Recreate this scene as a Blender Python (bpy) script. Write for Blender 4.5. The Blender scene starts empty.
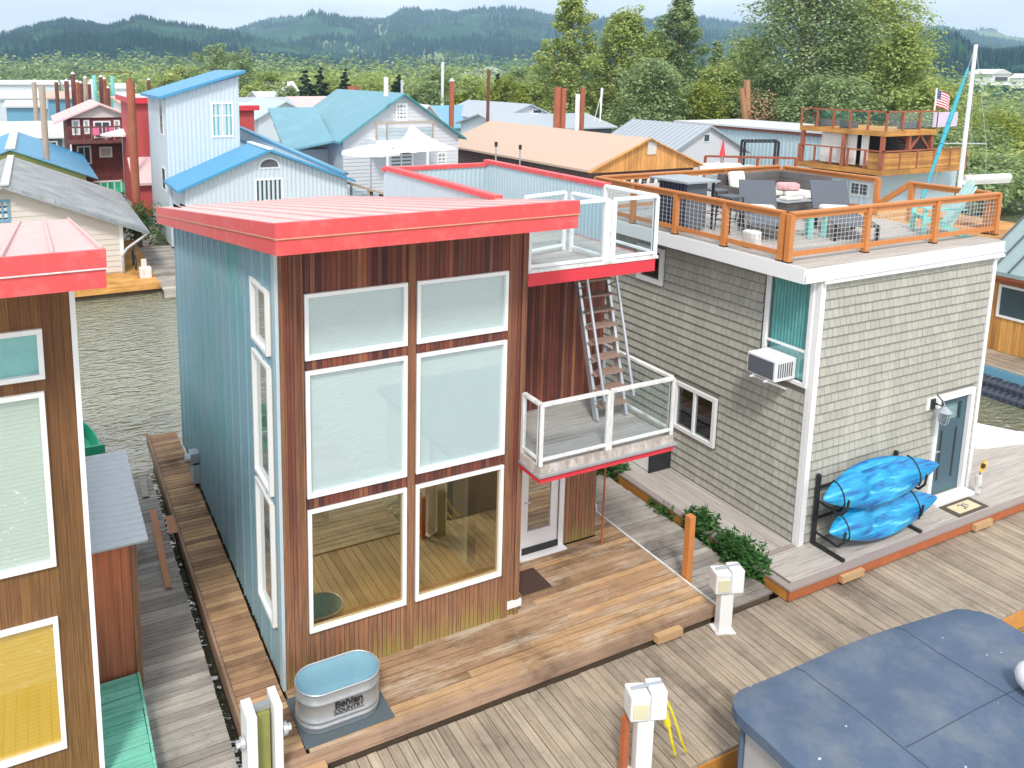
import bpy, math, random
from mathutils import Vector, Matrix
random.seed(7)
S = bpy.context.scene
C = bpy.data.collections.new('place'); S.collection.children.link(C)
# ---------------------------------------------------------------- camera numbers (metres)
K = .75
def _rot(yaw, pit, rol):
    y, p, r = map(math.radians, (yaw, pit, rol))
    f = Vector((-math.sin(y)*math.cos(p), math.cos(y)*math.cos(p), math.sin(p)))
    rt = Vector((math.cos(y), math.sin(y), 0)); up = rt.cross(f)
    return (rt*math.cos(r)+up*math.sin(r), -rt*math.sin(r)+up*math.cos(r), f)
CP = Vector((-3.5334, -12.7719, 11.1712))*K
RT, UP, FW = _rot(-25.535, -9.253, .369)
FL, CX, CY = 800.27, 415.43, 203.14
def at(u, v, x=None, y=None, z=None, d=None):
    r = RT*((u-CX)/FL) + UP*(-(v-CY)/FL) + FW
    if x is not None: s = (x-CP.x)/r.x
    elif y is not None: s = (y-CP.y)/r.y
    elif z is not None: s = (z-CP.z)/r.z
    else: s = d
    return CP + r*s
# ---------------------------------------------------------------- mesh builder
class MB:
    def __init__(s): s.v=[]; s.f=[]; s.c=[]; s.m=[]; s.cur=0
    def quad(s, *p, c=None):
        n=len(s.v); s.v += [tuple(q) for q in p]; s.f.append(tuple(range(n, n+len(p)))); s.c.append(random.random() if c is None else c); s.m.append(s.cur)
    def box(s, x0,y0,z0,x1,y1,z1, c=None):
        if x1<x0: x0,x1=x1,x0
        if y1<y0: y0,y1=y1,y0
        if z1<z0: z0,z1=z1,z0
        s.hexa([(x0,y0,z0),(x1,y0,z0),(x1,y1,z0),(x0,y1,z0),(x0,y0,z1),(x1,y0,z1),(x1,y1,z1),(x0,y1,z1)], c)
        return s
    def hexa(s, p, c=None):
        n=len(s.v); s.v += [tuple(q) for q in p]; c = random.random() if c is None else c
        for f in ((0,3,2,1),(4,5,6,7),(0,1,5,4),(1,2,6,5),(2,3,7,6),(3,0,4,7)):
            s.f.append(tuple(n+i for i in f)); s.c.append(c); s.m.append(s.cur)
        return s
    def obox(s, cen, dx,dy,dz, rz=0, rx=0, ry=0, c=None):
        M = Matrix.Rotation(rz,3,'Z') @ Matrix.Rotation(ry,3,'Y') @ Matrix.Rotation(rx,3,'X')
        p=[]
        for z in (-dz/2, dz/2):
            for x,y in ((-dx/2,-dy/2),(dx/2,-dy/2),(dx/2,dy/2),(-dx/2,dy/2)):
                p.append(tuple(Vector(cen)+M@Vector((x,y,z))))
        return s.hexa(p, c)
    def bar(s, a, b, w, h=None, up=(0,0,1), c=None):
        a=Vector(a); b=Vector(b); h = h or w; d=(b-a).normalized(); u=Vector(up)
        if abs(d.dot(u))>.98: u=Vector((0,1,0))
        r=d.cross(u).normalized()*w/2; t=r.cross(d).normalized()*h/2
        return s.hexa([a-r-t,a+r-t,b+r-t,b-r-t,a-r+t,a+r+t,b+r+t,b-r+t], c)
    def tube(s, a, b, r, n=10, r1=None, c=None, caps=True):
        a=Vector(a); b=Vector(b); r1 = r if r1 is None else r1; d=(b-a).normalized()
        u=Vector((0,0,1)) if abs(d.z)<.95 else Vector((1,0,0)); p=d.cross(u).normalized(); q=d.cross(p)
        k=len(s.v); c = random.random() if c is None else c
        for i in range(n):
            t=2*math.pi*i/n; o=p*math.cos(t)+q*math.sin(t); s.v += [tuple(a+o*r), tuple(b+o*r1)]
        for i in range(n):
            j=(i+1)%n; s.f.append((k+2*i,k+2*i+1,k+2*j+1,k+2*j)); s.c.append(c); s.m.append(s.cur)
        if caps:
            s.f.append(tuple(k+2*i for i in range(n))); s.f.append(tuple(k+2*i+1 for i in reversed(range(n)))); s.c += [c,c]; s.m += [s.cur]*2
        return s
    def path(s, pts, r, n=8, c=None):
        for a,b in zip(pts[:-1], pts[1:]): s.tube(a,b,r,n,c=c)
        return s
    def rings(s, rs, close=True, cap=True, c=None):
        k=len(s.v); n=len(rs[0]); c = random.random() if c is None else c
        for r in rs: s.v += [tuple(p) for p in r]
        for i in range(len(rs)-1):
            for j in range(n if close else n-1):
                a=k+i*n+j; b=k+i*n+(j+1)%n; s.f.append((a,b,b+n,a+n)); s.c.append(c); s.m.append(s.cur)
        if cap:
            s.f.append(tuple(k+j for j in reversed(range(n)))); s.f.append(tuple(k+(len(rs)-1)*n+j for j in range(n))); s.c += [c,c]; s.m += [s.cur]*2
        return s
    def prism(s, poly, a, b, axis='y', c=None):
        # poly = list of 2D points; extruded from a to b along axis. x: (y,z)  y: (x,z)  z: (x,y)
        def P(p,t): return (t,p[0],p[1]) if axis=='x' else ((p[0],t,p[1]) if axis=='y' else (p[0],p[1],t))
        return s.rings([[P(p,a) for p in poly],[P(p,b) for p in poly]], c=c)
    def build(s, name, mat, parent=None, smooth=False, bevel=0, auto=None):
        me = bpy.data.meshes.new(name)
        off = Vector((0,0,0))
        if parent is not None:
            q=parent
            while q is not None: off += q.location; q=q.parent
        me.from_pydata([(x-off.x,y-off.y,z-off.z) for x,y,z in s.v], [], s.f)
        at_ = me.attributes.new('rnd','FLOAT','FACE'); at_.data.foreach_set('value', s.c)
        mats = mat if isinstance(mat,(list,tuple)) else [mat]
        for m in mats: me.materials.append(m)
        if len(mats)>1: me.polygons.foreach_set('material_index', s.m)
        if smooth: me.polygons.foreach_set('use_smooth', [True]*len(me.polygons))
        import bmesh
        bm=bmesh.new(); bm.from_mesh(me); bmesh.ops.recalc_face_normals(bm, faces=bm.faces)
        bm.to_mesh(me); bm.free(); me.update()
        o = bpy.data.objects.new(name, me); C.objects.link(o)
        if parent is not None: o.parent = parent
        if smooth and auto:
            m=o.modifiers.new('es','EDGE_SPLIT'); m.split_angle=math.radians(auto)
        if bevel:
            m=o.modifiers.new('bv','BEVEL'); m.width=bevel; m.segments=2; m.limit_method='ANGLE'
        return o
def tag(o, label=None, cat=None, group=None, kind=None):
    for k,x in (('label',label),('category',cat),('group',group),('kind',kind)):
        if x: o[k]=x
    return o
def thing(name, label, cat, loc=(0,0,0), group=None, rz=0):
    o=bpy.data.objects.new(name,None); C.objects.link(o); o.location=loc; o.rotation_euler=(0,0,rz); o.empty_display_size=.2
    return tag(o,label,cat,group)
def dup(root, loc, rz=0, label=None, group=None):
    r=root.copy(); C.objects.link(r); r.location=loc; r.rotation_euler=(0,0,rz)
    if label: r['label']=label
    if group: r['group']=group
    for ch in list(root.children):
        c=ch.copy(); C.objects.link(c); c.parent=r
        for g in ch.children:
            d=g.copy(); C.objects.link(d); d.parent=c
    return r
# ---------------------------------------------------------------- materials
def nt(name):
    m=bpy.data.materials.new(name); m.use_nodes=True; t=m.node_tree
    return m, t, t.nodes['Principled BSDF']
def N(t, kind, **kw):
    n=t.nodes.new(kind)
    for k,x in kw.items():
        if k in n.inputs: n.inputs[k].default_value = x
        else: setattr(n,k,x)
    return n
def L(t,a,b): t.links.new(a,b)
def c4(c): return (c[0],c[1],c[2],1)
def mixc(t, fac, a, b, mode='MIX'):
    n=t.nodes.new('ShaderNodeMix'); n.data_type='RGBA'; n.blend_type=mode
    for i,x in ((0,fac),(6,a),(7,b)):
        if hasattr(x,'is_linked') or hasattr(x,'links'): L(t,x,n.inputs[i])
        elif i==0: n.inputs[0].default_value=x
        else: n.inputs[i].default_value=c4(x)
    return n.outputs[2]
def ramp(t, fac, stops, interp='LINEAR'):
    r=t.nodes.new('ShaderNodeValToRGB'); r.color_ramp.interpolation=interp
    while len(r.color_ramp.elements)<len(stops): r.color_ramp.elements.new(.5)
    for e,(p,c) in zip(r.color_ramp.elements, stops): e.position=p; e.color=c4(c) if len(c)==3 else c
    L(t,fac,r.inputs[0]); return r.outputs[0]
def coords(t, scale=(1,1,1), kind='Object', loc=(0,0,0)):
    tc=t.nodes.new('ShaderNodeTexCoord'); mp=N(t,'ShaderNodeMapping'); mp.inputs['Scale'].default_value=scale; mp.inputs['Location'].default_value=loc
    L(t,tc.outputs[kind],mp.inputs[0]); return mp.outputs[0]
def noise(t, vec, scale=5, detail=4, rough=.6, dist=0):
    n=N(t,'ShaderNodeTexNoise'); n.inputs['Scale'].default_value=scale; n.inputs['Detail'].default_value=detail; n.inputs['Roughness'].default_value=rough; n.inputs['Distortion'].default_value=dist
    L(t,vec,n.inputs['Vector']); return n.outputs['Fac']
def bump(t, b, h, strength=.3, dist=.01):
    n=N(t,'ShaderNodeBump'); n.inputs['Strength'].default_value=strength; n.inputs['Distance'].default_value=dist
    L(t,h,n.inputs['Height']); L(t,n.outputs[0],b.inputs['Normal'])
def math_(t, op, a, b=None):
    n=t.nodes.new('ShaderNodeMath'); n.operation=op
    for i,x in ((0,a),(1,b)):
        if x is None: continue
        if hasattr(x,'links'): L(t,x,n.inputs[i])
        else: n.inputs[i].default_value=x
    return n.outputs[0]
def vary(c,k): return tuple(max(0,min(1,x*k)) for x in c)
def plain(name, c, rough=.6, metal=0, var=.18, scale=3, bmp=0, spec=.5, stain=None, specks=None):
    m,t,b=nt(name); v=coords(t)
    f=noise(t,v,scale,5); col=mixc(t,f,vary(c,1-var),vary(c,1+var))
    if stain:
        f2=noise(t,coords(t,(1,1,.35),loc=(3,1,7)),stain[1],6,.7); col=mixc(t,ramp(t,f2,[(.45,(0,0,0)),(.72,(stain[2],)*3)]),col,stain[0])
    if specks: col=mixc(t,ramp(t,noise(t,coords(t,loc=(7,7,7)),9,2),[(specks,(0,0,0)),(specks+.02,(.9,.9,.9))]),col,(.62,.64,.66))
    L(t,col,b.inputs['Base Color']); b.inputs['Roughness'].default_value=rough; b.inputs['Metallic'].default_value=metal
    b.inputs['Specular IOR Level'].default_value=spec
    if bmp: bump(t,b,noise(t,v,scale*12,3),bmp,.005)
    return m
def siding(name, cols, width, axis, rough=.75, grain=60, groove=.35, low=None, moss=0, gap=.06, metal=0, dark=.35):
    """vertical boards (or ribs): board index along `axis`, a colour of its own for each board, grain along z"""
    m,t,b=nt(name); tc=t.nodes.new('ShaderNodeTexCoord'); sp=t.nodes.new('ShaderNodeSeparateXYZ'); L(t,tc.outputs['Object'],sp.inputs[0])
    a=sp.outputs[axis]; d=math_(t,'DIVIDE',a,width); fl=math_(t,'FLOOR',d); fr=math_(t,'FRACT',d)
    wn=t.nodes.new('ShaderNodeTexWhiteNoise'); wn.noise_dimensions='1D'; L(t,fl,wn.inputs['W'])
    n=len(cols); col=ramp(t,wn.outputs['Value'],[(i/(n-1) if n>1 else 0,c) for i,c in enumerate(cols)])
    sc=[grain,grain,grain]; sc[2]=grain*.025 if axis!=2 else grain
    if axis==2: sc=[grain*.03,grain*.03,grain]
    cb=t.nodes.new('ShaderNodeCombineXYZ'); L(t,wn.outputs['Value'],cb.inputs[2]); 
    mp=N(t,'ShaderNodeMapping'); mp.inputs['Scale'].default_value=sc; L(t,tc.outputs['Object'],mp.inputs[0])
    va=t.nodes.new('ShaderNodeVectorMath'); va.operation='MULTIPLY_ADD'; L(t,cb.outputs[0],va.inputs[0]); va.inputs[1].default_value=(0,0,40); L(t,mp.outputs[0],va.inputs[2])
    g=noise(t,va.outputs[0],1,6,.65,.4)
    col=mixc(t,1.0,col,ramp(t,g,[(.3,(.55,.5,.48)),(.5,(.95,.95,.95)),(.72,(1.35,1.3,1.2))]),'MULTIPLY')
    big=noise(t,coords(t,(1,1,.5)),1.1,4)
    col=mixc(t,1.0,col,ramp(t,big,[(.3,(.72,.72,.74)),(.7,(1.25,1.22,1.18))]),'MULTIPLY')
    if low:   # bleached / mossy lower part of the wall: (colour, z0, z1)
        z=sp.outputs[2]; h=math_(t,'ADD',z,math_(t,'MULTIPLY',math_(t,'SUBTRACT',wn.outputs['Value'],.5),.35))
        mr=N(t,'ShaderNodeMapRange'); mr.inputs[1].default_value=low[1]; mr.inputs[2].default_value=low[2]; mr.inputs[3].default_value=1; mr.inputs[4].default_value=0; L(t,h,mr.inputs[0])
        gg=mixc(t,1.0,low[0],ramp(t,g,[(.3,(.4,.36,.32)),(.7,(1.3,1.25,1.2))]),'MULTIPLY')
        col=mixc(t,math_(t,'MULTIPLY',mr.outputs[0],low[3]),col,gg)
        if moss:
            mr2=N(t,'ShaderNodeMapRange'); mr2.inputs[1].default_value=-.05; mr2.inputs[2].default_value=.34; mr2.inputs[3].default_value=1; mr2.inputs[4].default_value=0; L(t,h,mr2.inputs[0])
            col=mixc(t,math_(t,'MULTIPLY',mr2.outputs[0],moss),col,(.30,.34,.04))
    edge=math_(t,'LESS_THAN',math_(t,'MINIMUM',fr,math_(t,'SUBTRACT',1.0,fr)),gap/2)
    col=mixc(t,math_(t,'MULTIPLY',edge,dark*1.6),col,vary(cols[0],.25))
    L(t,col,b.inputs['Base Color']); b.inputs['Roughness'].default_value=rough; b.inputs['Metallic'].default_value=metal
    hh=math_(t,'SUBTRACT',math_(t,'MULTIPLY',g,.25),edge); bump(t,b,hh,groove,.012)
    return m
def deckmat(name, cols, axis, rough=.8, grain=45, stain=None, patches=True):
    """boards are real; 'rnd' gives each its own tone; grain runs along `axis`"""
    m,t,b=nt(name); at_=N(t,'ShaderNodeAttribute'); at_.attribute_name='rnd'; r=at_.outputs['Fac']
    n=len(cols); col=ramp(t,r,[(i/(n-1),c) for i,c in enumerate(cols)])
    sc=[grain]*3; sc[axis]=grain*.03
    tc=t.nodes.new('ShaderNodeTexCoord'); mp=N(t,'ShaderNodeMapping'); mp.inputs['Scale'].default_value=sc; L(t,tc.outputs['Object'],mp.inputs[0])
    cb=t.nodes.new('ShaderNodeCombineXYZ'); L(t,math_(t,'MULTIPLY',r,50),cb.inputs[axis]); va=t.nodes.new('ShaderNodeVectorMath'); va.operation='ADD'; L(t,cb.outputs[0],va.inputs[0]); L(t,mp.outputs[0],va.inputs[1])
    g=noise(t,va.outputs[0],1,7,.7,.5)
    col=mixc(t,1.0,col,ramp(t,g,[(.28,(.52,.48,.46)),(.5,(.96,.96,.96)),(.7,(1.22,1.2,1.18))]),'MULTIPLY')
    if patches:
        p=noise(t,coords(t,(1,1,1),loc=(5,2,0)),.9,5,.65); col=mixc(t,1.0,col,ramp(t,p,[(.30,(.45,.44,.44)),(.45,(.9,.9,.9)),(.55,(1.05,1.05,1.05)),(.72,(1.3,1.27,1.22))]),'MULTIPLY')
    if stain:
        p=noise(t,coords(t,(.45,2.2,1),loc=(9,4,0)),stain[1],6,.75); col=mixc(t,ramp(t,p,[(stain[2],(0,0,0)),(stain[2]+.14,(stain[3],)*3)]),col,stain[0])
    ps=noise(t,coords(t,loc=(2,2,2)),18,3); col=mixc(t,ramp(t,ps,[(.62,(0,0,0)),(.72,(.5,.5,.5))]),col,vary(cols[0],.45))
    L(t,col,b.inputs['Base Color']); b.inputs['Roughness'].default_value=rough; b.inputs['Specular IOR Level'].default_value=.25
    bump(t,b,g,.35,.006); return m
def metalroof(name, c, rough=.4, metal=.0, stain=None, sat=.1, spec=.5):
    m,t,b=nt(name); v=coords(t)
    f=noise(t,v,.7,5,.7); col=mixc(t,f,vary(c,1-sat),vary(c,1+sat))
    f1=noise(t,coords(t,(3,3,3)),3,6,.75); col=mixc(t,ramp(t,f1,[(.4,(0,0,0)),(.75,(.35,.35,.35))]),col,vary(c,.7))
    if stain:
        f2=noise(t,coords(t,(1,1,1),loc=(3,1,7)),stain[1],8,.75); col=mixc(t,ramp(t,f2,[(.5,(0,0,0)),(.66,(stain[2],)*3)]),col,stain[0])
    L(t,col,b.inputs['Base Color']); b.inputs['Metallic'].default_value=metal; b.inputs['Specular IOR Level'].default_value=spec
    L(t,ramp(t,f,[(0,(rough*.8,)*3),(1,(min(1,rough*1.3),)*3)]),b.inputs['Roughness'])
    return m
def glassmat(name, tint=(.85,.95,.95), refl=.25, rough=.02, coat=(.95,.98,1)):
    m=bpy.data.materials.new(name); m.use_nodes=True; t=m.node_tree; t.nodes.clear()
    o=t.nodes.new('ShaderNodeOutputMaterial'); g=N(t,'ShaderNodeBsdfGlossy'); g.inputs['Roughness'].default_value=rough; g.inputs['Color'].default_value=c4(coat)
    tr=N(t,'ShaderNodeBsdfTransparent'); tr.inputs['Color'].default_value=c4(tint)
    lw=N(t,'ShaderNodeLayerWeight'); lw.inputs['Blend'].default_value=.5; fr_=math_(t,'POWER',lw.outputs['Facing'],4.0)
    mr=N(t,'ShaderNodeMapRange'); mr.inputs[1].default_value=0; mr.inputs[2].default_value=1; mr.inputs[3].default_value=refl; mr.inputs[4].default_value=1; L(t,fr_,mr.inputs[0])
    # slightly wavy panes
    nb=N(t,'ShaderNodeBump'); nb.inputs['Strength'].default_value=.06; nb.inputs['Distance'].default_value=.02; L(t,noise(t,coords(t),1.2,1),nb.inputs['Height']); L(t,nb.outputs[0],g.inputs['Normal'])
    mx=t.nodes.new('ShaderNodeMixShader'); L(t,mr.outputs[0],mx.inputs[0]); L(t,tr.outputs[0],mx.inputs[1]); L(t,g.outputs[0],mx.inputs[2]); L(t,mx.outputs[0],o.inputs[0])
    return m
WOODC=[(.055,.018,.018),(.19,.052,.03),(.11,.030,.026),(.28,.09,.045),(.07,.024,.026),(.24,.06,.035),(.13,.045,.04),(.32,.14,.065)]
M={}
M['wood_x']=siding('stained_cedar_boards',WOODC,.072,0,low=((.42,.24,.13),.0,2.6,.75),moss=.4,gap=.12,dark=.5)
M['wood_plain']=siding('stained_cedar_trim',[(.12,.042,.025),(.24,.10,.05),(.16,.06,.035)],.06,0,low=((.34,.19,.10),.0,5.4,.7),moss=.2)
M['wood_twin']=siding('golden_cedar_boards',[(.13,.055,.02),(.20,.09,.03),(.16,.07,.025),(.24,.12,.04),(.12,.04,.02)],.1,0,low=((.24,.14,.045),.0,5.2,.7),moss=.1)
M['white']=plain('white_paint',(.80,.81,.82),.45,var=.04)
M['white_worn']=plain('worn_white_paint',(.74,.75,.75),.5,var=.06,scale=4,stain=((.32,.24,.18),4,.55))
M['vinyl']=plain('white_vinyl',(.82,.83,.84),.35,var=.03)
M['red']=metalroof('faded_red_metal',(.70,.085,.09),.42,stain=((.78,.36,.30),3.4,.22),sat=.05)
M['redtop']=metalroof('faded_red_roof_sky_glare',(.70,.46,.45),.6,stain=((.74,.56,.55),1.3,.5),sat=.05)  # faded red, made paler: grazing sky glare is mixed into the colour
M['orange_line']=plain('tan_flashing',(.62,.36,.22),.5,var=.3,scale=8)
M['beam_red']=plain('red_painted_beam',(.66,.04,.06),.5,var=.1)
M['blue_metal']=metalroof('blue_green_ribbed_metal',(.27,.45,.54),.36,metal=.3,stain=((.10,.42,.39),.5,.65),sat=.16)
M['pale_blue']=metalroof('pale_blue_ribbed_metal',(.47,.60,.66),.45,metal=.1,sat=.08)
M['ltblue_wall']=metalroof('pale_grey_blue_siding',(.58,.66,.72),.5,sat=.06)
M['galv']=metalroof('galvanised_steel',(.52,.56,.60),.34,metal=.7,sat=.14)
M['alu']=metalroof('bare_aluminium',(.62,.65,.68),.38,metal=.7,sat=.08)
M['deck_main']=deckmat('brown_deck_boards',[(.25,.155,.09),(.40,.265,.155),(.50,.315,.165),(.32,.20,.12),(.52,.38,.25)],0,stain=((.62,.54,.44),1.6,.50,.5))
M['deck_side']=deckmat('brown_side_deck',[(.24,.14,.09),(.40,.24,.14),(.54,.34,.18),(.32,.19,.12),(.60,.40,.22)],0)
M['deck_trim']=deckmat('deck_rim_board',[(.34,.23,.16),(.42,.29,.21)],0)
M['deck_trim_y']=deckmat('deck_rim_board_side',[(.34,.22,.15),(.42,.28,.19)],1)
M['dock']=deckmat('grey_dock_planks',[(.27,.222,.172),(.34,.285,.222),(.40,.338,.265),(.30,.25,.196),(.38,.31,.232)],1,grain=38)
M['dock_side']=deckmat('grey_side_dock_planks',[(.26,.235,.215),(.36,.33,.30),(.44,.41,.37),(.31,.285,.26)],0,grain=38)
M['composite']=deckmat('grey_composite_boards',[(.44,.41,.385),(.47,.44,.41),(.46,.425,.40)],0,grain=30,patches=False)
M['composite_y']=deckmat('grey_composite_boards_side',[(.44,.41,.385),(.47,.44,.41),(.46,.425,.40)],1,grain=30,patches=False)
M['comp_edge']=plain('taupe_border_board',(.32,.265,.25),.7,var=.08)
M['orange_wood']=plain('orange_stained_wood',(.56,.21,.06),.55,var=.16,scale=6,bmp=.1)
M['orange_rim']=plain('orange_rim_joist',(.55,.24,.05),.6,var=.2,scale=4,bmp=.1)
M['rust_wood']=plain('rust_red_rim_joist',(.42,.12,.045),.6,var=.25,scale=4,bmp=.1)
M['black']=plain('black_metal',(.02,.022,.025),.45,var=.1)
M['dark']=plain('dark_void',(.018,.015,.013),.9,var=.2)
M['glass']=glassmat('window_glass',(.97,1,1),.16)
M['glass_low']=glassmat('lower_window_glass',(.97,1,.9),.40,coat=(1,.84,.50))
M['glass_rail']=glassmat('railing_glass',(.86,.93,.95),.05)
M['glass_dark']=glassmat('far_window_glass',(.6,.7,.75),.25)
M['glass_side']=glassmat('side_window_glass',(.9,.97,1),.35)
M['pane_dark']=plain('dark_reflecting_pane',(.055,.085,.10),.12,var=.3,scale=1.5)
M['floor_in']=siding('interior_oak_floor',[(.40,.22,.06),(.52,.31,.09),(.46,.26,.07)],.13,0,groove=.1)
M['inwall']=plain('interior_cream_wall',(.52,.49,.40),.8,var=.05)
M['vent']=plain('grey_mat_rubber',(.085,.11,.125),.85,var=.2,scale=40)
M['water_tank']=plain('tank_lining',(.30,.52,.62),.3,var=.06,spec=.6)
M['text']=plain('black_lettering',(.01,.01,.012),.5,var=.0)
M['navy']=plain('blue_canvas',(.075,.115,.185),.8,var=.22,scale=1.6,bmp=.2,stain=((.20,.225,.25),1.3,.6),specks=.745)
M['soil']=plain('dark_mud',(.05,.04,.03),.9,var=.3,scale=5,bmp=.4)
M['log']=plain('old_wet_log',(.10,.07,.045),.9,var=.4,scale=4,bmp=.5)
M['pile_rust']=plain('rusted_steel_pile',(.34,.095,.05),.75,var=.3,scale=2,stain=((.42,.2,.12),2,.4))
M['pile_dark']=plain('dark_red_pile',(.16,.055,.045),.75,var=.3,scale=2)
M['pile_wood']=plain('weathered_wood_pile',(.42,.34,.27),.85,var=.25,scale=3)
M['teal']=plain('turquoise_paint',(.22,.66,.62),.5,var=.08)
M['green_paint']=deckmat('mint_green_boards',[(.16,.50,.37),(.19,.54,.41),(.22,.57,.44)],0,grain=20,patches=False)
M['plyred']=siding('weathered_red_plywood',[(.46,.14,.06),(.52,.17,.08)],1.3,0,grain=14,low=((.30,.13,.08),-.2,1.9,.6),gap=.01)
M['cushion']=plain('white_cushion',(.78,.76,.73),.9,var=.04)
M['wicker']=siding('charcoal_wicker',[(.09,.085,.09),(.14,.13,.135),(.11,.10,.11)],.03,2,groove=.5,grain=30)
M['slate']=plain('slate_grey_mesh',(.10,.115,.14),.8,var=.08)
M['door_slate']=plain('slate_blue_door_paint',(.055,.115,.155),.45,var=.06)
M['rubber']=plain('pvc_grey',(.36,.40,.44),.5,var=.1)
M['yellow']=plain('yellow_rope',(.75,.62,.03),.6,var=.1)
def shingle(name, c):
    m,t,b=nt(name)
    at_=N(t,'ShaderNodeAttribute'); at_.attribute_name='rnd'
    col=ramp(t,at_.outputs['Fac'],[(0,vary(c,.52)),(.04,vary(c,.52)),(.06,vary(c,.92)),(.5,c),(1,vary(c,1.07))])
    g=noise(t,coords(t,(60,60,9)),1,5,.7); col=mixc(t,1.0,col,ramp(t,g,[(.3,(.88,.88,.88)),(.7,(1.08,1.08,1.08))]),'MULTIPLY')
    p=noise(t,coords(t,(1,1,.15)),1.6,4,.7); col=mixc(t,ramp(t,p,[(.52,(0,0,0)),(.74,(.45,.45,.45))]),col,vary(c,1.45))
    L(t,col,b.inputs['Base Color']); b.inputs['Roughness'].default_value=.85; bump(t,b,g,.08,.002); return m
M['shingle']=shingle('grey_cedar_shingle',(.42,.415,.365))
M['shingle_dark']=plain('dark_underlay',(.22,.215,.19),.9)
def lapmat(name,c): return plain(name,c,.7,var=.06,scale=2)
M['cream_lap']=lapmat('cream_lap_siding',(.62,.585,.54)); M['white_lap']=lapmat('white_lap_siding',(.60,.61,.65))
M['greyroof']=siding('grey_shingle_roof',[(.30,.33,.35),(.33,.36,.385),(.36,.39,.41)],.15,1,groove=.2,grain=20,dark=.15)
M['blueroof']=metalroof('bright_blue_metal_roof',(.06,.30,.52),.4,sat=.1)
M['paleblueroof']=metalroof('light_blue_metal_roof',(.15,.36,.52),.45,sat=.08)
M['greenroof']=metalroof('sea_green_metal_roof',(.15,.34,.42),.45,sat=.1,stain=((.24,.42,.52),.8,.5))
M['tanroof']=metalroof('tan_metal_roof',(.54,.40,.31),.6,sat=.04)
M['whiteroof']=metalroof('white_metal_roof',(.60,.61,.63),.5,sat=.05)
M['greymetal']=metalroof('grey_ribbed_roof',(.38,.43,.48),.45,sat=.06)
M['tealroof']=metalroof('slate_green_seam_roof',(.26,.35,.36),.45,sat=.08)
M['maroon']=siding('maroon_boards',[(.14,.03,.03),(.19,.045,.04),(.16,.035,.035)],.18,2,groove=.3,grain=12)
M['brownlap']=siding('brown_lap_boards',[(.10,.065,.07),(.14,.09,.09)],.2,2,groove=.4,grain=10)
M['redwall']=plain('red_painted_wall',(.50,.075,.075),.6,var=.1)
M['orangegable']=siding('orange_gable_boards',[(.62,.30,.09),(.68,.34,.11)],.3,0,groove=.2,grain=10,dark=.2)
M['honeywood']=siding('honey_wood_boards',[(.50,.24,.06),(.60,.30,.08),(.44,.20,.05)],.22,2,groove=.3,grain=14)
M['honeywood_v']=siding('honey_wood_vertical',[(.46,.22,.05),(.62,.33,.09),(.36,.15,.04)],.2,1,groove=.3,grain=14)
M['aqua']=plain('aqua_curtain',(.16,.50,.50),.8,var=.2,scale=6)
def blindmat(name,c,pitch=.03):
    m,t,b=nt(name); tc=t.nodes.new('ShaderNodeTexCoord'); sp=t.nodes.new('ShaderNodeSeparateXYZ'); L(t,tc.outputs['Object'],sp.inputs[0])
    fr=math_(t,'FRACT',math_(t,'DIVIDE',sp.outputs[2],pitch)); col=mixc(t,ramp(t,fr,[(0,(.0,)*3),(.15,(1,1,1)),(1,(.7,.7,.7))]),vary(c,.72),c)
    L(t,col,b.inputs['Base Color']); b.inputs['Roughness'].default_value=.7; return m
M['blind']=blindmat('aqua_white_blind',(.55,.64,.645),.035)
M['blind_tan']=blindmat('pale_green_blind',(.52,.60,.53),.05)
M['blind_gold']=blindmat('golden_blind',(.66,.41,.02),.05)
def watermat():
    m,t,b=nt('river_water'); b.inputs['Base Color'].default_value=(.18,.19,.12,1); b.inputs['Roughness'].default_value=.06; b.inputs['Specular IOR Level'].default_value=.5; b.inputs['IOR'].default_value=3.2
    a=noise(t,coords(t,(1,2.6,1)),1.25,1.5,.5,1.5); c=noise(t,coords(t,(1,2.0,1),loc=(4,4,4)),4.0,1,.5,.8)
    h=math_(t,'ADD',math_(t,'MULTIPLY',a,.7),math_(t,'MULTIPLY',c,.3)); bump(t,b,h,.85,.20); return m
M['water']=watermat()
def kayakmat():
    m,t,b=nt('streaked_blue_plastic'); g=noise(t,coords(t,(.7,6,6)),1.6,4,.6,.6)
    col=ramp(t,g,[(.30,(.008,.07,.30)),(.44,(.01,.22,.50)),(.58,(.02,.36,.64)),(.66,(.10,.50,.74)),(.74,(.55,.80,.90))])
    L(t,col,b.inputs['Base Color']); b.inputs['Roughness'].default_value=.25; return m
M['kayak']=kayakmat()
def leafmat(name, a, c, d):
    m,t,b=nt(name); at_=N(t,'ShaderNodeAttribute'); at_.attribute_name='rnd'
    g=noise(t,coords(t),.35,3)
    col=ramp(t,math_(t,'ADD',math_(t,'MULTIPLY',at_.outputs['Fac'],.5),math_(t,'MULTIPLY',g,.5)),[(.25,a),(.5,c),(.75,d)])
    L(t,col,b.inputs['Base Color']); b.inputs['Roughness'].default_value=.7; b.inputs['Specular IOR Level'].default_value=.25
    tr=N(t,'ShaderNodeBsdfTranslucent'); L(t,col,tr.inputs['Color']); mx=t.nodes.new('ShaderNodeMixShader'); mx.inputs[0].default_value=.45
    L(t,b.outputs[0],mx.inputs[1]); L(t,tr.outputs[0],mx.inputs[2]); L(t,mx.outputs[0],t.nodes['Material Output'].inputs[0]); return m
M['leaf_a']=leafmat('cottonwood_leaves',(.20,.28,.08),(.40,.48,.15),(.60,.66,.26))
M['leaf_b']=leafmat('dark_leaves',(.16,.24,.12),(.31,.41,.19),(.48,.58,.29))
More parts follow.
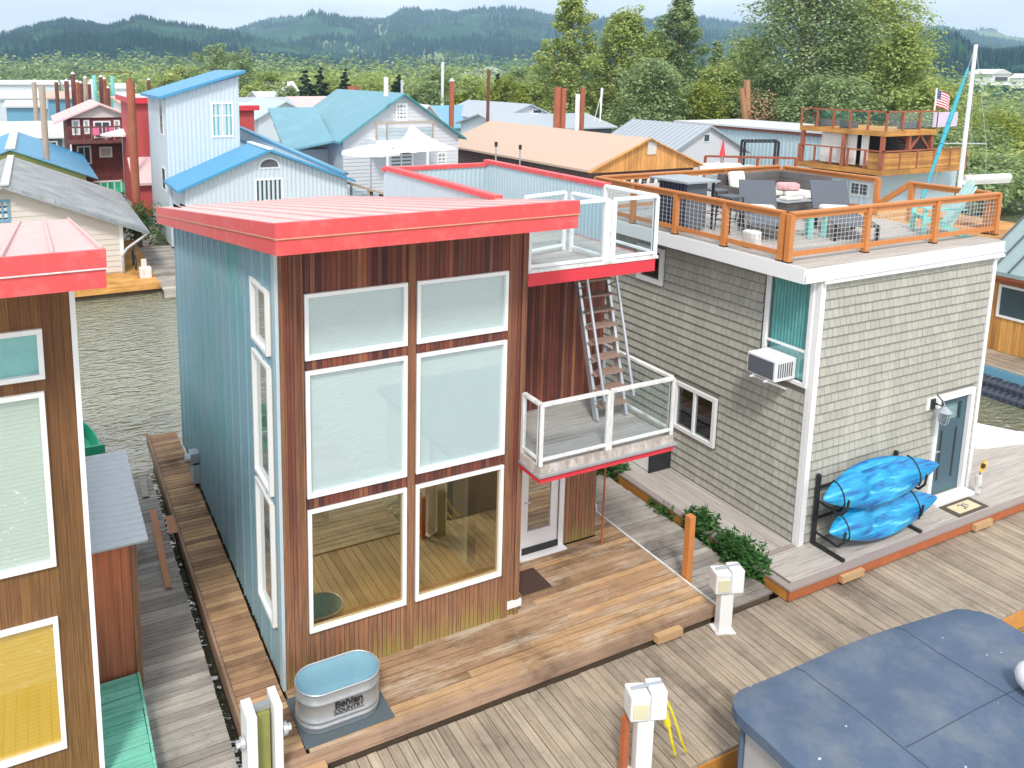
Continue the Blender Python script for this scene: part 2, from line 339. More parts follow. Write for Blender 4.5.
M['leaf_c']=leafmat('yellow_green_leaves',(.17,.22,.04),(.31,.37,.07),(.45,.50,.11))
M['leaf_d']=leafmat('conifer_needles',(.025,.055,.035),(.045,.09,.055),(.08,.13,.07))
M['leaf_p']=leafmat('weed_leaves',(.03,.10,.03),(.07,.20,.05),(.14,.30,.09))
M['bark']=plain('grey_bark',(.20,.16,.12),.9,var=.3,bmp=.4)
M['deadbark']=plain('broken_orange_wood',(.42,.22,.12),.9,var=.3)
def hillmat():
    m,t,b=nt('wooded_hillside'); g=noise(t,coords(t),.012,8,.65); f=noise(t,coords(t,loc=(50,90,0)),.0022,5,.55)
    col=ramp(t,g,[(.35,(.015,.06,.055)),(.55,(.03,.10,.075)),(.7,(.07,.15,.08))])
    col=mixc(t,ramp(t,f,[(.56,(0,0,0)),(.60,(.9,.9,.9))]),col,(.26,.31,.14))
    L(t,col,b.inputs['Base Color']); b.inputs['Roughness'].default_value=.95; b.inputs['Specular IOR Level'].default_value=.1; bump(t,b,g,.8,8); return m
M['hill']=hillmat()
M['clear']=plain('cleared_hillside',(.34,.31,.20),.9,var=.2,scale=.01)
M['grass']=plain('river_bank_grass',(.12,.17,.05),.95,var=.35,scale=.05)
# ---------------------------------------------------------------- building helpers
def BX(mb, ax, c, a0,a1, d0,d1, z0,z1, col=None):
    if ax=='y': mb.box(a0,c-d1,z0,a1,c-d0,z1,col)
    else: mb.box(c-d1,a0,z0,c-d0,a1,z1,col)
def wallholes(mb, ax, c, th, a0,a1,z0,z1, holes=(), topf=None):
    """wall plane with its outside face at c (towards -axis), thickness th inward, openings with reveals"""
    A=sorted({a0,a1}|{h[0] for h in holes}|{h[1] for h in holes}); Z=sorted({z0,z1}|{h[2] for h in holes}|{h[3] for h in holes})
    def P(a,d,z):
        if topf and z==z1: z=topf(a)
        return (a,c+d,z) if ax=='y' else (c+d,a,z)
    inside=lambda a,z:any(h[0]<a<h[1] and h[2]<z<h[3] for h in holes)
    for i in range(len(A)-1):
        for j in range(len(Z)-1):
            if inside((A[i]+A[i+1])/2,(Z[j]+Z[j+1])/2): continue
            for d in (0,th): mb.quad(P(A[i],d,Z[j]),P(A[i+1],d,Z[j]),P(A[i+1],d,Z[j+1]),P(A[i],d,Z[j+1]))
    for h in list(holes)+[(a0,a1,z0,z1)]:
        q=[(h[0],h[2]),(h[1],h[2]),(h[1],h[3]),(h[0],h[3])]
        for k in range(4):
            p,r=q[k],q[(k+1)%4]; mb.quad(P(p[0],0,p[1]),P(r[0],0,r[1]),P(r[0],th,r[1]),P(p[0],th,p[1]))
def window(parent, ax, c, a0,a1,z0,z1, fw=.05, proud=.03, glass='glass', frame='vinyl', blind=None, mv=(), mh=(), back='dark', label=None, name='window', depth=.06, sill=False, hole=False):
    solid = glass=='glass_dark' and not hole
    f=MB()
    BX(f,ax,c,a0,a1,-.02,proud,z1-fw,z1); BX(f,ax,c,a0,a1,-.02,proud,z0,z0+fw)
    BX(f,ax,c,a0,a0+fw,-.02,proud,z0+fw,z1-fw); BX(f,ax,c,a1-fw,a1,-.02,proud,z0+fw,z1-fw)
    for m in mv: am=a0+(a1-a0)*m; BX(f,ax,c,am-fw*.35,am+fw*.35,-.01,proud*.8,z0+fw,z1-fw)
    for m in mh: zm=z0+(z1-z0)*m; BX(f,ax,c,a0+fw,a1-fw,-.008,proud*.7,zm-fw*.3,zm+fw*.3)
    o=f.build(name,M[frame],parent, bevel=.004 if fw>.03 else 0)
    if label: o['label']=label
    g=MB(); D_=-.014 if solid else .008; P=(lambda a,z:(a,c+D_,z)) if ax=='y' else (lambda a,z:(c+D_,a,z)); g.quad(P(a0+fw*.7,z0+fw*.7),P(a1-fw*.7,z0+fw*.7),P(a1-fw*.7,z1-fw*.7),P(a0+fw*.7,z1-fw*.7)); g.build('pane',M['glass' if blind else 'pane_dark'] if solid else M[glass],o)
    if solid and not blind: return o
    if blind:
        b=MB(); BX(b,ax,c,a0+fw*.8,a1-fw*.8,.004 if solid else -depth-.01,.008 if solid else -depth,z0+fw*.8,z1-fw*.8); b.build('blind',M[blind],o)
    elif back:
        b=MB(); BX(b,ax,c,a0+fw*.8,a1-fw*.8,-.16,-.14,z0+fw*.8,z1-fw*.8); b.build('dark_interior',M[back],o)
    return o
def boards(mb, x0,x1,y0,y1,z, bw=.14, gap=.009, th=.035, along='x', seam=3.2, jit=.0015, phase=0.0):
    lo,hi=(y0,y1) if along=='x' else (x0,x1); s0,s1=(x0,x1) if along=='x' else (y0,y1)
    p=lo
    while p<hi-.01:
        q=min(p+bw-gap,hi); e=s0
        while e<s1-.01:
            n=e+random.uniform(.55,1.4)*seam
            if n>s1-.5: n=s1
            dz=random.uniform(-jit,jit); ee=n-(.004 if n<s1 else random.uniform(0,.012))
            if along=='x': mb.box(e,p,z-th+dz,ee,q,z+dz)
            else: mb.box(p,e,z-th+dz,q,ee,z+dz)
            e=n
        p+=bw
def ribbed(mb, ax, c, a0,a1,z0,z1, pitch=.075, h=.014, holes=(), major=5, topf=None, big=.022):
    """ribbed sheet metal: trapezoid ribs standing off the wall face"""
    a=a0; i=0
    while a<a1-1e-6:
        b=min(a+pitch,a1); hh=big if i%major==0 else h; w=(b-a)
        segs=[(z0,z1)]
        for H in holes:
            if H[0]<b and H[1]>a:
                ns=[]
                for s0,s1 in segs:
                    if H[2]>s0: ns.append((s0,min(s1,H[2])))
                    if H[3]<s1: ns.append((max(s0,H[3]),s1))
                segs=[s for s in ns if s[1]-s[0]>.01]
        for s0,s1 in segs:
            t1=topf(a) if (topf and s1==z1) else s1; t2=topf(b) if (topf and s1==z1) else s1
            pr=[(a,.002),(a+w*.2,hh),(a+w*.5,hh),(a+w*.7,.002),(b,.002)]
            for (p,d),(q,e) in zip(pr[:-1],pr[1:]):
                tp=t1+(t2-t1)*(p-a)/w; tq=t1+(t2-t1)*(q-a)/w
                P=lambda u,dd,z:(u,c-dd,z) if ax=='y' else (c-dd,u,z)
                mb.quad(P(p,d,s0),P(q,e,s0),P(q,e,tq),P(p,d,tp),c=.5)
        a=b; i+=1
def slab(mb, p, th, c=None):
    """sloping slab from four top corners"""
    mb.hexa([(x,y,z-th) for x,y,z in p]+list(p), c)
def seams(mb, p0,p1,q0,q1, n, w=.03, h=.035, skip_ends=False):
    """standing seams running from edge p0-p1 to edge q0-q1"""
    p0,p1,q0,q1=map(Vector,(p0,p1,q0,q1)); nrm=(p1-p0).cross(q0-p0).normalized()
    if nrm.z<0: nrm=-nrm
    for i in range(n+1):
        t=i/n; a=p0.lerp(p1,t)+nrm*h/2; b=q0.lerp(q1,t)+nrm*h/2; mb.bar(a,b,w,h,up=nrm,c=.5)
ZW=-.62; ZD=-.26
# ================================================================= MAIN HOUSE
RZ=lambda y: 6.33-(y+.99)*(6.33-5.02)/9.75          # underside of the sloping roof
H=thing('floating_house','red roofed floating house with dark cedar front, large white windows and blue ribbed side wall','house',(0,0,0))
rows=[(4.678,5.571),(2.751,4.533),(.755,2.579)]; cols=[(.343,1.805),(1.948,3.411)]
holes=[(a+.02,b-.02,z0+.02,z1-.02) for a,b in cols for z0,z1 in rows]
f=MB(); wallholes(f,'y',0,.14,0,3.75,0,6.2,holes); f.build('front_wall',M['wood_x'],H)
# cedar trim posts and rails between the windows
f=MB()
for a0,a1 in ((0.001,.09),(.20,.325),(1.82,1.935),(3.43,3.54),(3.66,3.752)): BX(f,'y',0,a0,a1,0.0015,.022,.0,6.2)
f.build('corner_trim',M['wood_plain'],H)
for z0,z1 in ((4.545,4.665),(2.59,2.74)):
    for a0,a1 in ((.327,1.818),(1.937,3.428)): f=MB(); BX(f,'y',0,a0,a1,.0015,.018,z0,z1); f.build('window_band',M['wood_x'],H)
for ci,(a,b) in enumerate(cols):
    for ri,(z0,z1) in enumerate(rows):
        low=ri==2
        window(H,'y',0,a,b,z0,z1,fw=.055,proud=.045,glass='glass_low' if low else 'glass',blind=None if low else 'blind',back=None,depth=.02,
            label=('clear window with no blind, wooden floor showing' if low else 'window with a drawn pale aqua blind'))
srow=[(4.66,5.558),(2.66,4.52),(.68,2.565)]
sh=[(.40,1.21,z0+.02,z1-.02) for z0,z1 in srow]
f=MB(); wallholes(f,'x',0,.14,0.14,8.19,0,6.0,sh,topf=lambda a:RZ(a)-.02); f.build('side_wall',M['inwall'],H)
f=MB(); ribbed(f,'x',-.002,.10,8.19,0.0,6.1,pitch=.105,h=.02,big=.034,holes=[(.37,1.24,z0-.01,z1+.01) for z0,z1 in srow],topf=lambda a:RZ(a)); f.build('metal_siding',M['blue_metal'],H)
for z0,z1 in srow: window(H,'x',-.01,.38,1.228,z0,z1,fw=.055,proud=.05,glass='glass_side',back=None)
f=MB(); f.box(-.046,-.034,.004,-.002,.11,6.2); f.build('corner_flashing',M['pale_blue'],H)
# rooms behind the glass
f=MB(); f.box(.15,.15,.02,3.64,7.9,.06); f.build('room_floor',M['floor_in'],H)
f=MB(); f.box(.15,.5,2.60,3.6,7.9,2.66); f.box(3.55,1.4,.06,3.62,7.9,2.6); f.box(.15,7.8,.06,3.6,7.9,2.6); f.box(1.2,5.0,.06,1.35,5.15,2.6); f.box(.15,.17,2.66,3.6,.24,2.67)
f.build('room_wall',M['inwall'],H)
f=MB(); f.box(1.9,3.6,.06,3.3,4.4,.5); f.box(1.9,4.3,.5,3.3,4.5,.9); f.build('sofa_inside',M['cushion'],H)
# right-hand recessed part, rear walls
f=MB(); wallholes(f,'y',1.23,.12,3.75,6.2,0,5.24,[(4.60,5.38,.05,2.12)]); f.build('recessed_wall',M['wood_x'],H)
f=MB(); f.box(3.752,.02,0,3.77,1.24,6.2); f.box(6.08,1.36,0,6.2,8.19,5.2); f.box(0,8.07,0,6.2,8.19,4.98); f.box(3.65,.14,2.7,3.75,5.4,5.2); f.build('rear_wall',M['wood_plain'],H)
f=MB(); f.box(3.54,-.004,.13,3.80,-.03,.25)
f.build('white_patch_board',M['white'],H)
# roof
def roofpts(x0,x1,y0,y1,dz=0): return [(x0,y0,RZ(y0)+dz),(x1,y0,RZ(y0)+dz),(x1,y1,RZ(y1)+dz),(x0,y1,RZ(y1)+dz)]
f=MB(); slab(f,roofpts(-.26,3.85,-.97,8.76,.365),.34)
ro=f.build('roof',M['redtop'],H)
f=MB(); p=roofpts(-.26,3.85,-.96,8.76,.367); seams(f,p[0],p[1],p[3],p[2],10,w=.03,h=.016); f.build('roof_seam',M['redtop'],ro)
f=MB(); y0=-.99
f.box(-.28,-1.0,6.335,3.87,-.97,6.52); f.box(-.29,-1.012,6.535,3.88,-.97,6.712)
for x,s in ((-.28,-1),(3.87,1)):
    for lo,hi,o in ((.005,.19,0),(.205,.372,.012)):
        xa,xb=sorted((x-s*.03,x+s*o)); f.hexa([(xa,-.969,RZ(-1)+lo),(xb,-.969,RZ(-1)+lo),(xb,8.77,RZ(8.77)+lo),(xa,8.77,RZ(8.77)+lo),(xa,-.969,RZ(-1)+hi),(xb,-.969,RZ(-1)+hi),(xb,8.77,RZ(8.77)+hi),(xa,8.77,RZ(8.77)+hi)])
f.build('fascia',M['red'],ro)
f=MB(); f.box(-.295,-1.018,6.521,3.885,-.97,6.534)
f.hexa([(-.296,-.968,RZ(-1)+.191),(-.25,-.968,RZ(-1)+.191),(-.25,8.77,RZ(8.77)+.191),(-.296,8.77,RZ(8.77)+.191),(-.296,-.968,RZ(-1)+.204),(-.25,-.968,RZ(-1)+.204),(-.25,8.77,RZ(8.77)+.204),(-.296,8.77,RZ(8.77)+.204)])
f.build('fascia_flashing',M['orange_line'],ro)
# roof terrace with its ribbed parapet
f=MB(); f.box(3.78,.16,5.37,6.26,5.5,5.45); te=f.build('roof_terrace',M['composite'],H)
f=MB(); f.box(3.76,.10,5.25,6.30,.16,5.452); f.box(6.26,.10,5.25,6.30,5.5,5.452); f.build('edge_beam',M['beam_red'],te)
f=MB(); f.box(3.76,.085,5.455,6.31,.2,5.50); f.build('worn_curb',M['white_worn'],te)
pw=lambda y: 6.46+.0*y
f=MB()
def ribin(mb,ax,c,a0,a1,z0,z1):
    ribbed(mb,ax,c,a0,a1,z0,z1,pitch=.11,h=.016,major=99)
f.box(6.30,1.5,5.2,6.38,5.6,6.42); ribin(f,'x',6.298,1.5,5.5,5.45,6.42)
f.box(3.87,5.5,5.2,6.38,5.58,6.36); ribin(f,'y',5.498,3.95,6.3,5.45,6.36)
f.box(3.87,1.25,5.2,3.93,5.5,6.40); ribin(f,'x',3.868,1.25,5.58,5.4,6.40)
f.build('parapet',M['pale_blue'],te)
f=MB(); f.box(6.26,1.45,6.42,6.42,5.62,6.50); f.box(3.83,5.46,6.36,6.26,5.62,6.44); f.box(3.82,1.15,6.40,3.98,5.46,6.48); f.box(3.82,1.10,6.2,3.98,1.15,6.48); f.build('parapet_cap',M['red'],te)
# terrace railing (white frames, glass), half open gate
def rail_run(mb, gl, pts, z0, z1, n=1, post=.06, botrail=True):
    for (x0,y0),(x1,y1) in zip(pts[:-1],pts[1:]):
        mb.bar((x0,y0,z1),(x1,y1,z1),.07,.05); 
        if botrail: mb.bar((x0,y0,z0+.09),(x1,y1,z0+.09),.045,.045)
        for i in range(n+1):
            t=i/n; x=x0+(x1-x0)*t; y=y0+(y1-y0)*t; mb.box(x-post/2,y-post/2,z0,x+post/2,y+post/2,z1+.0)
        gl.quad((x0,y0,z0+.11),(x1,y1,z0+.11),(x1,y1,z1-.03),(x0,y0,z1-.03))
def railing(parent,pts,z0,z1,ns,name='railing',worn=False):
    for (a,b),n in zip(zip(pts[:-1],pts[1:]),ns):
        f=MB(); g=MB(); rail_run(f,g,[a,b],z0,z1,n); o=f.build(name,M['white_worn' if worn else 'vinyl'],parent,bevel=.006); g.build('glass_panel',M['glass_rail'],o)
railing(H,[(3.86,.14),(5.25,.14)],5.455,6.46,[1]); railing(H,[(5.42,.14),(6.27,.14)],5.455,6.46,[1])
railing(H,[(6.27,.17),(6.27,1.42)],5.455,6.46,[1])
railing(H,[(5.36,.2),(5.30,1.05)],5.455,6.44,[1],name='open_gate'); railing(H,[(4.35,1.0),(5.25,1.2)],5.455,6.44,[1],name='inner_railing')
# lower balcony
f=MB(); f.box(3.76,-.52,2.60,6.20,1.22,2.70); lb=f.build('balcony',M['composite'],H)
f=MB(); f.box(3.70,-.56,2.46,6.24,-.50,2.56); f.box(3.70,-.50,2.46,3.752,-.03,2.56); f.box(6.18,-.50,2.46,6.24,1.22,2.56); f.box(3.76,-.50,2.52,6.18,1.22,2.585); f.build('edge_beam',M['beam_red'],lb)
f=MB(); f.box(3.66,-.60,2.562,6.28,-.52,2.60); f.box(3.66,-.52,2.562,3.755,-.035,2.60); f.box(6.22,-.52,2.562,6.28,1.22,2.60); f.build('drip_edge',M['alu'],lb)
f=MB(); f.box(3.70,-.555,2.602,6.24,-.525,2.72); f.box(3.69,-.52,2.602,3.755,-.035,2.72); f.build('weathered_curb',plain('rotten_brown_curb',(.36,.30,.25),.9,var=.25,scale=9,stain=((.72,.70,.68),7,.9)),lb)
railing(H,[(3.72,-.52),(4.93,-.52)],2.72,3.66,[1],worn=True); railing(H,[(4.98,-.52),(6.2,-.52)],2.72,3.66,[1],worn=True)
railing(H,[(3.72,-.49),(3.72,-.06)],2.72,3.66,[1],worn=True); railing(H,[(6.2,-.49),(6.2,1.19)],2.72,3.66,[1],worn=True)
f=MB(); f.tube((6.13,.92,0),(6.13,.92,2.52),.018,8); f.build('balcony_post',M['rust_wood'],H)
# door under the balcony
f=MB(); BX(f,'y',1.23,4.50,4.60,-.03,.03,0,2.2); BX(f,'y',1.23,5.38,5.48,-.03,.03,0,2.2); BX(f,'y',1.23,4.60,5.38,-.03,.03,2.12,2.2); BX(f,'y',1.23,4.5,5.48,.031,.16,.0,.03)
d=f.build('door_frame',M['white'],H)
f=MB(); wallholes(f,'y',1.245,.045,4.605,5.375,.13,2.115,[(4.74,5.22,.42,1.98)]); d=f.build('door',M['white'],H)
f=MB(); BX(f,'y',1.25,4.73,5.23,-.02,-.01,.41,1.99); f.build('pane',M['glass_side'],d)
f=MB(); f.tube((4.67,1.245,1.0),(4.67,1.20,1.0),.012,8); f.tube((4.67,1.20,1.0),(4.77,1.20,1.0),.01,8); f.build('handle',M['alu'],d)
f=MB(); BX(f,'y',1.23,4.605,5.375,-.03,.02,.03,.128); f.build('door_threshold',M['black'],H)
f=MB(); f.box(4.62,1.4,.07,5.38,1.45,2.1); f.build('dim_hall',M['dark'],H)
# electric meter on the side wall
t=thing('electric_meter','grey electric meter box on the blue ribbed side wall','meter',(-.03,6.2,0))
f=MB(); f.box(-.16,6.0,-.06+.15,-.026,6.35,.55); f.build('meter_box',M['rubber'],t,bevel=.01)
f=MB(); f.tube((-.16,6.12,.62),(-.30,6.12,.62),.09,16); f.box(-.2,6.0,.50,-.03,6.26,.74); f.build('meter_dial',M['galv'],t,smooth=False)
f=MB(); f.tube((-.08,6.3,.001),(-.08,6.3,.12),.03,8); f.tube((-.09,6.06,.001),(-.09,6.06,.12),.03,8); f.build('conduit',M['black'],t)
# ladder up to the terrace
def ladder():
    t=thing('deck_ladder','aluminium ladder with brown treads and handrails leaning from balcony up to terrace','ladder',(5.77,.40,2.72))
    b0,b1=Vector((5.46,.40,2.72)),Vector((6.06,.40,2.72)); t0,t1=Vector((5.36,1.0,5.24)),Vector((5.96,1.0,5.24))
    for b,tt in ((b0,t0),(b1,t1)):
        f=MB(); f.bar(b,tt,.05,.10,up=(0,-1,.2)); f.build('side_rail',M['alu'],t)
        f=MB(); o=Vector((0,-.26,.16)); 
        f.tube(b.lerp(tt,.10)+o,b.lerp(tt,1.0)+o*.9,.026,8)
        for q in (.12,.36,.60,.84): f.tube(b.lerp(tt,q),b.lerp(tt,q+.0)+o,.013,6)
        f.build('handrail',M['alu'],t)
    for i in range(9):
        q=(i+1)/10; f=MB(); a=b0.lerp(t0,q); c=b1.lerp(t1,q); f.box(a.x,a.y-.14,a.z-.018,c.x,a.y+.07,a.z+.014); f.build('tread',plain('worn_tread',(.30,.2,.16),.8) if i==0 else bpy.data.materials['worn_tread'],t)
ladder()
# hose coil on the wall end, small box, door mat
t=MB(); 
for k in range(3):
    for i in range(14):
        a=2*math.pi*i/14; b=2*math.pi*(i+1)/14; r=.11+.012*k; y=1.35+.02*k
        t.tube((6.24+.0,y+r*math.cos(a),.50+r*math.sin(a)),(6.24,y+r*math.cos(b),.50+r*math.sin(b)),.012,6)
tag(t.build('hose_coil',M['white']),'white hose coiled on the end of the cedar wall beside the thin post','hose')
t=MB(); t.box(4.05,.30,.001,4.62,.86,.015); tag(t.build('doormat',plain('brown_coir',(.07,.04,.03),.95,bmp=.5)),'dark brown doormat on the deck below the white glazed door','doormat')
# ================================================================= DECKS AND DOCKS
D=thing('wooden_deck','brown stained wooden deck wrapped around the cedar floating house','deck',(0,0,0))
f=MB(); boards(f,-.02,6.72,-1.14,1.2,0,bw=.130,gap=.013,along='x',seam=3.4)
boards(f,6.22,6.72,1.205,8.4,0,bw=.130,gap=.013,along='x',seam=9)
f.build('deck_boards',M['deck_main'],D)
f=MB(); f.box(-.72,-1.19,-.20,6.74,-1.145,.004); f.build('rim_board',M['deck_trim'],D)
f=MB(); f.box(-.70,-1.14,-.75,6.70,-1.0,-.21); f.box(-.66,-1.1,-.75,6.7,8.4,-.4); f.build('float_logs',M['log'],D)
f=MB(); f.box(6.722,-1.19,-.1,6.758,8.4,.012); f.build('edge_strip',M['white_worn'],D)
f=MB(); boards(f,-.66,-.055,-1.14,8.9,-.002,bw=.118,gap=.013,along='x',seam=9,jit=.003); f.build('side_boards',M['deck_side'],D)
f=MB(); f.box(-.72,-1.14,-.22,-.672,8.95,.022); f.build('side_rim',M['deck_trim_y'],D)
plain('fresh_timber',(.50,.32,.17),.7,var=.15,scale=8)
for b_ in ((5.45,-1.30,-.21,5.95,-1.195,-.09),(-.35,-1.30,-.24,.15,-1.195,-.12)): f=MB(); f.box(*b_,.7); f.build('dock_bumper',bpy.data.materials['fresh_timber'],D)
DK=tag(MB.build((lambda f:(boards(f,-8.0,22.0,-3.12,-1.215,ZD,bw=.145,gap=.012,along='y',seam=9,jit=.004,th=.05),f)[1])(MB()),'dock_walkway',M['dock']),kind='structure')
f=MB(); f.box(-8,-3.10,ZD-.35,22,-3.14,ZD-.052); f.box(-8,-1.26,ZD-.35,22,-1.22,ZD-.052); f.box(-8,-3.0,-1.0,22,-1.3,ZD-.06); tag(f.build('dock_frame',M['orange_rim']),kind='structure')
f=MB(); boards(f,6.77,8.02,-1.20,12,-.14,bw=.145,gap=.012,along='x',seam=9,jit=.004); 
tag(f.build('side_walkway',M['dock_side']),kind='structure')
f=MB(); f.box(6.8,-1.19,-.7,7.95,12,-.18); tag(f.build('walkway_float',M['log']),kind='structure')
f=MB(); boards(f,-4.6,-.86,-1.6,7.25,-.10,bw=.15,gap=.012,along='x',seam=9,jit=.004); tag(f.build('left_walkway',M['dock_side']),kind='structure')
f=MB(); f.box(-4.6,-1.2,-.7,-.95,7.2,-.14); tag(f.build('left_walkway_float',M['log']),kind='structure')
f=MB(); boards(f,-1.2,3.3,-12,-3.16,ZD,bw=.145,gap=.012,along='x',seam=9,jit=.004,th=.05); tag(f.build('added_finger_dock',M['dock_side']),kind='structure')  # unseen dock, added so the lower windows reflect boards instead of dark water
# loose planks on the left walkway
t=MB(); t.hexa([tuple(at(u,v,z=zz)) for zz in (-.098,-.06) for u,v in ((165,588),(172,587),(156,509),(149,510))]); tag(t.build('plank',plain('orange_plank',(.50,.20,.09),.6,var=.12)),'long orange painted plank lying on the grey left walkway','plank')
t=MB(); t.hexa([tuple(at(u,v,z=zz)) for zz in (-.03,.03) for u,v in ((169,534),(178,532),(173,515),(165,516))]); tag(t.build('plank',bpy.data.materials['orange_plank']),'short orange board bridging the gap beside the brown side deck','plank')
t=MB(); t.hexa([tuple(at(u,v,z=zz)) for zz in (-.098,-.06) for u,v in ((142,497),(149,496),(146,476),(139,477))]); tag(t.build('plank',M['dock_side']),'small weathered grey plank at the far end of the left walkway','plank')
# grey composite deck of the shingled house
G=thing('composite_deck','grey composite deck with orange rim running round the shingled house','deck',(8.1,-1.4,0))
f=MB(); boards(f,8.33,17.6,-1.30,-.60,0,bw=.14,gap=.004,along='x',seam=20,jit=0); f.box(8.33,-1.3,-.06,17.6,-.6,-.05,.1); f.build('front_boards',M['composite'],G)
f=MB(); boards(f,8.27,9.35,-.5,9.5,0,bw=.135,gap=.004,along='y',seam=20,jit=0); f.box(8.27,-.5,-.06,9.35,9.5,-.05,.1)
f.build('side_boards',M['composite_y'],G); f=MB(); boards(f,14.37,17.6,-.6,1.0,0,bw=.135,gap=.004,along='x',seam=20,jit=0); f.build('end_boards',M['composite'],G)
f=MB(); f.box(8.12,-1.44,-.035,17.6,-1.305,.003); f.box(8.12,-1.30,-.035,8.265,9.5,.003); f.box(8.27,-.595,-.03,9.30,-.505,.003); f.build('border_board',M['comp_edge'],G)
f=MB(); f.box(8.14,-1.42,-.22,17.6,-1.37,-.04); f.build('front_rim',M['rust_wood'],G)
f=MB(); f.box(8.14,-1.365,-.24,8.19,9.5,-.04); f.build('side_rim',M['orange_rim'],G)
f=MB(); f.box(8.5,-1.3,-.9,17.5,-.5,-.3); f.box(8.5,-.5,-.9,9.3,9.5,-.3)
for y in (0.4,2.2,4.0,5.8): f.box(8.2,y,-.5,8.35,y+.15,-.06)
f.build('float_logs',M['log'],G)
for x in (9.35,13.1): f=MB(); f.box(x,-1.50,-.20,x+.55,-1.425,-.08); f.build('dock_bumper',bpy.data.materials['fresh_timber'],G)
f=MB(); f.tube((8.12,-.9,-.52),(8.18,6.5,-.52),.18,12); tag(f.build('drift_log',M['log']),'old mossy log floating in the gap below the grey deck','log')
f=MB(); f.box(8.03,-1.1,-.7,8.4,8,-.58); tag(f.build('mud_strip',M['soil']),kind='structure')
# ================================================================= GREY SHINGLED HOUSE
g=thing('shingled_house','two storey grey shingled house with white corner boards and a railed roof terrace','house',(9.31,-.61,0))
bw_h=(.43,-.49,2.99,4.86)       # y1,y0,z0,z1 big corner window
swin=(1.48,2.57,1.0,1.96); uwin=(3.25,3.88,3.98,4.62)
lh=[(-.49,.43,2.99,4.86),(1.50,2.55,1.02,1.94),(3.2,3.88,3.98,4.62)]
dh=[(13.02,14.02,.06,2.10)]
f=MB(); wallholes(f,'x',9.33,.12,-.59,8.5,0,5.0,lh); f.build('side_wall',M['shingle_dark'],g)
f=MB(); wallholes(f,'y',-.59,.12,9.45,14.33,0,5.0,dh); f.build('front_wall',M['shingle_dark'],g)
f=MB(); f.box(14.2,-.47,0,14.33,8.5,5.0); f.box(9.45,8.38,0,14.2,8.5,5.0); f.box(9.45,-.46,2.5,14.2,8.3,2.55); f.build('rear_wall',M['shingle'],g)
def courses(mb, ax, c, a0,a1,z0,z1,h,holes):
    z=z0; row=0
    while z<z1-.01:
        zt=min(z+h,z1); a=a0-random.uniform(0,.1)
        while a<a1:
            w=random.uniform(.11,.19); b=min(a+w,a1); aa=max(a,a0)
            segs=[(aa,b-.006)]
            for Hh in holes:
                if zt>Hh[2]+.02 and z<Hh[3]-.02:
                    ns=[]
                    for s,e in segs:
                        if e<=Hh[0] or s>=Hh[1]: ns.append((s,e))
                        else:
                            if s<Hh[0]: ns.append((s,Hh[0]))
                            if e>Hh[1]: ns.append((Hh[1],e))
                    segs=ns
            for s,e in segs:
                if e-s<.01: continue
                P=lambda u,d,zz:(u,c-d,zz) if ax=='y' else (c-d,u,zz)
                zb=z+random.uniform(-.0015,.0015); d0=.030+random.uniform(0,.004); cc=random.random()
                q=.013; dq=d0-(d0-.004)*q/(zt-zb)
                mb.quad(P(s,dq,zb+q),P(e,dq,zb+q),P(e,.004,zt+.01),P(s,.004,zt+.01),c=.1+.9*cc)
                mb.quad(P(s,d0,zb),P(e,d0,zb),P(e,dq,zb+q),P(s,dq,zb+q),c=0.0)  # dark butt strip: weathered edge plus the course shadow line, painted in
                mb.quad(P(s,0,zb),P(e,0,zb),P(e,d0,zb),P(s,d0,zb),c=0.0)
            a+=w
        z+=h; row+=1
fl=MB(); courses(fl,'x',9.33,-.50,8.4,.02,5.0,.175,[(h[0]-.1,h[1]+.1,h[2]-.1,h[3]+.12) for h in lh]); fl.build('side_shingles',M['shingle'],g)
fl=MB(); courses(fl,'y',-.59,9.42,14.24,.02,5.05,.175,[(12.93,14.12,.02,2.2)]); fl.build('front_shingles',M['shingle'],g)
f=MB(); f.box(9.295,-.635,.0,9.42,-.595,5.0); f.box(9.29,-.594,0,9.325,-.50,5.0)
f.build('corner_board',M['white'],g)
f=MB(); f.box(14.24,-.635,0,14.345,-.595,5.1); f.build('corner_board',M['white'],g)
# roof slab and fascia
f=MB(); f.box(8.84,-.64,5.03,14.44,8.6,5.20); rf=f.build('roof',M['composite'],g)
f=MB(); f.box(8.82,-.67,4.93,14.46,-.642,5.06); f.box(8.80,-.67,4.93,8.835,8.6,5.20); f.box(8.84,-.6,4.93,9.32,8.6,5.02); f.box(8.82,-.675,5.065,14.46,-.645,5.18); f.build('fascia',M['white'],rf)
f=MB(); f.box(9.3,-.70,4.88,14.47,-.676,4.93); f.tube((9.3,-.69,4.95),(14.46,-.69,5.0),.012,6); f.build('trim_cable',M['white'],rf)
# windows of the left wall
w=window(g,'x',9.30,-.52,.46,2.96,4.90,fw=.07,proud=.04,mh=(.33,),blind='aqua',label='tall window with aqua curtains and an air conditioner in its sash',depth=.09)
window(g,'x',9.305,1.44,2.60,.96,2.0,fw=.085,proud=.045,mv=(.5,),glass='glass_dark',hole=True)
window(g,'x',9.305,3.14,3.95,3.90,4.70,fw=.10,proud=.045,glass='glass_dark',hole=True)
# curtains folds
f=MB()
for i in range(12):
    y=-.42+i*.068; f.tube((9.375+.006*(i%2),y,3.05),(9.375+.006*(i%2),y,4.8),.034,8)
f.build('curtain',M['aqua'],w,smooth=False)
